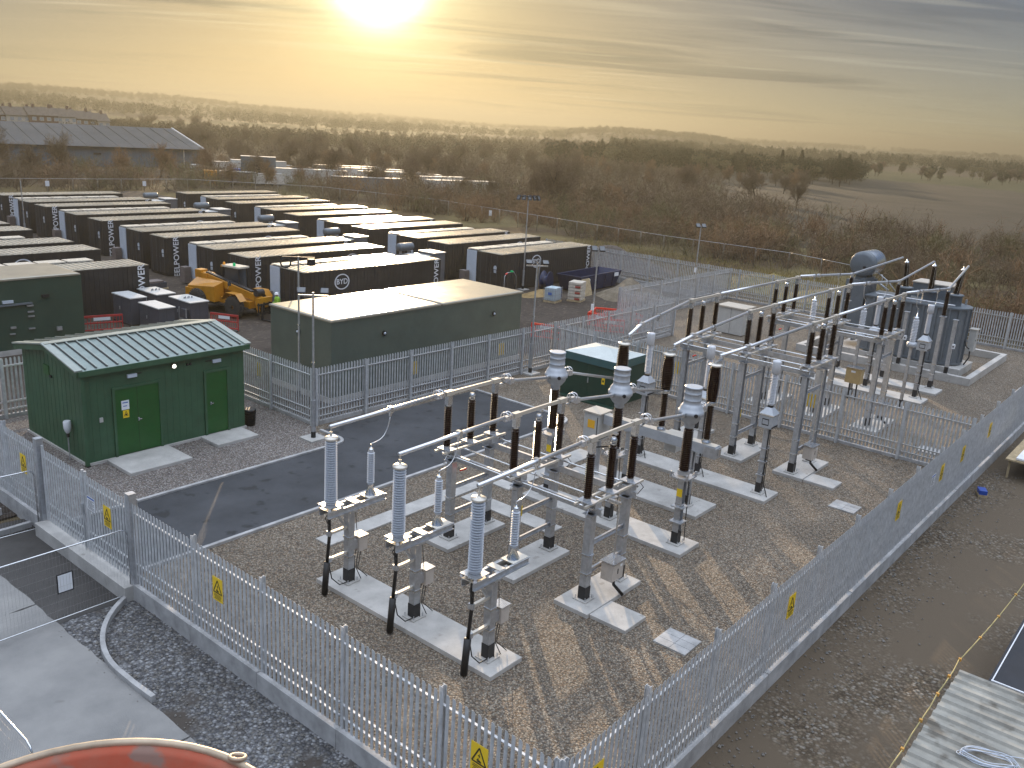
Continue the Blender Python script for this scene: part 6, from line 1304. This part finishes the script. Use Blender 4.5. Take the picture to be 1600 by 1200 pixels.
# ---- far woods and hedges: reads as one mass
fn_ = [leafy_arrays(80+i, 10, 4.2, 190, .62, i == 3) for i in range(4)]; fp = [leafy_arrays(90+i, 10, 4.4, 60, 1.15, False) for i in range(4)]
rw = random.Random(77); pl = []; pn = []; tries = 0
while len(pl)+len(pn) < 8200 and tries < 300000:
    tries += 1; az = rw.uniform(-4, 80); d = 300*(10.5**rw.random()); x, y = polar(az, d)
    n1 = mnoise.noise((x/240, y/240, 1.0)); n2 = abs(mnoise.noise((x/420+5, y/420, 6.0)))
    wood = n1 > ((.16 if d < 900 else .05) if az > 34 else .12); hedge = n2 < .014+d*.000006
    if not (wood or hedge): continue
    if az < 27 and d < 470 and not (hedge and d > 430): continue
    if 35 < az and d < 320: continue
    s_ = rw.uniform(.6, 1.15)*(.55 if hedge and not wood else 1)*(.62 if az > 34 and d < 900 else 1); (pn if d < 850 else pl).append((rw.randrange(4 if d < 850 else 3), x, y, terr(x, y)-.5, s_, rw.uniform(0, 6.28)))
while len(pn) < 1e9:      # the dark wood behind the ploughed field and its brown fringe to the left
    for i in range(420):
        px = rw.uniform(850, 1345); hz_ = 600-FPX*math.tan(PITCH)+(px-800)*math.tan(ROLL); py = hz_+rw.uniform(37, 50)
        d_ = fw*FPX+rt*(px-800)+upv*(600-py); k_ = CAM_H/-d_.z; x, y = d_.x*k_, d_.y*k_; pn.append((rw.randrange(3), x, y, terr(x, y)-.6, rw.uniform(.62, 1.02), rw.uniform(0, 6.28)))
    break
pw = [p for p in pn if math.degrees(math.atan2(p[2], p[1])) < 34.5]; pb = [p for p in pn if math.degrees(math.atan2(p[2], p[1])) >= 34.5]
V, F = merge(fn_, pw); stuff(put('dark_woodland', fast_mesh('dark_woodland', V, F, 'leaf_dark'), None), 'dark woodland mass behind the ploughed field', 'woodland')
V, F = merge(fn_, pb); stuff(put('brown_woodland', fast_mesh('brown_woodland', V, F, 'mid_wood'), None), 'brown bare woodland mass filling the valley at the left', 'woodland')
for i in range(1500):     # the wooded rise and the nearer left ridge
    if i % 2: az, d = rw.uniform(25.5, 37.5), rw.gauss(1350, 110)
    else: az, d = rw.uniform(50, 78), rw.gauss(1750, 150)
    x, y = polar(az, d); pl.append((rw.randrange(3), x, y, terr(x, y)-2, rw.uniform(.6, 1.05), rw.uniform(0, 6.28)))
V, F = merge(fp, pl); stuff(put('far_woodland', fast_mesh('far_woodland', V, F, 'far_wood'), None), 'hazy far woods and hedges on the hills', 'woodland')
pl = []
for i in range(1900):
    az = rw.uniform(-2, 78); d = 2750+rw.uniform(-220, 260); x, y = polar(az, d)
    if mnoise.noise((az*.35, 3.0, 1.0)) < -.2: continue
    pl.append((rw.randrange(3), x, y, terr(x, y)-3, rw.uniform(.9, 1.5), rw.uniform(0, 6.28)))
V, F = merge(fp, pl); stuff(put('ridge_trees', fast_mesh('ridge_trees', V, F, 'far_wood'), None), 'hazy line of trees along the far ridge', 'woodland')
# low mass of undergrowth filling the woodland floor, 130 to 320 m away
up_ = [bush_arrays(200+i, 4.2, 3.0, 12, 9, 3.2) for i in range(4)]; pl = []; tries = 0
while len(pl) < 1500 and tries < 60000:
    tries += 1; az, d = rw.uniform(24, 78), rw.uniform(125, 340); x, y = polar(az, d)
    if clear(x, y) or in_field(x, y): continue
    if 60 < az and 150 < d < 235: continue
    if 47 < az < 62 and 150 < d < 262 and rw.random() < .8: continue
    pl.append((rw.randrange(4), x, y, terr(x, y), rw.uniform(.6, 1.3), rw.uniform(0, 6.28)))
V, F = merge(up_, pl); stuff(put('undergrowth', fast_mesh('undergrowth', V, F, 'twig_brown'), None), 'brown undergrowth filling the woodland floor', 'undergrowth')
# ------------------------------------------------------------ haze
hm = bpy.data.materials.new('haze'); hm.use_nodes = True; t_ = hm.node_tree; t_.nodes.clear(); vo = t_.nodes.new('ShaderNodeVolumePrincipled'); ou = t_.nodes.new('ShaderNodeOutputMaterial')
vo.inputs['Color'].default_value = (.20, .20, .168, 1); vo.inputs['Density'].default_value = .00064; vo.inputs['Anisotropy'].default_value = .55; t_.links.new(vo.outputs[0], ou.inputs['Volume']); MATS['haze'] = hm
m = MB(); m.box(-7200, 7200, -7200, 7200, -40, 62); hz_o = m.build('haze', 'haze'); hz_o['kind'] = 'stuff'; hz_o['label'] = 'thin warm evening haze over the valley'; hz_o['category'] = 'haze'
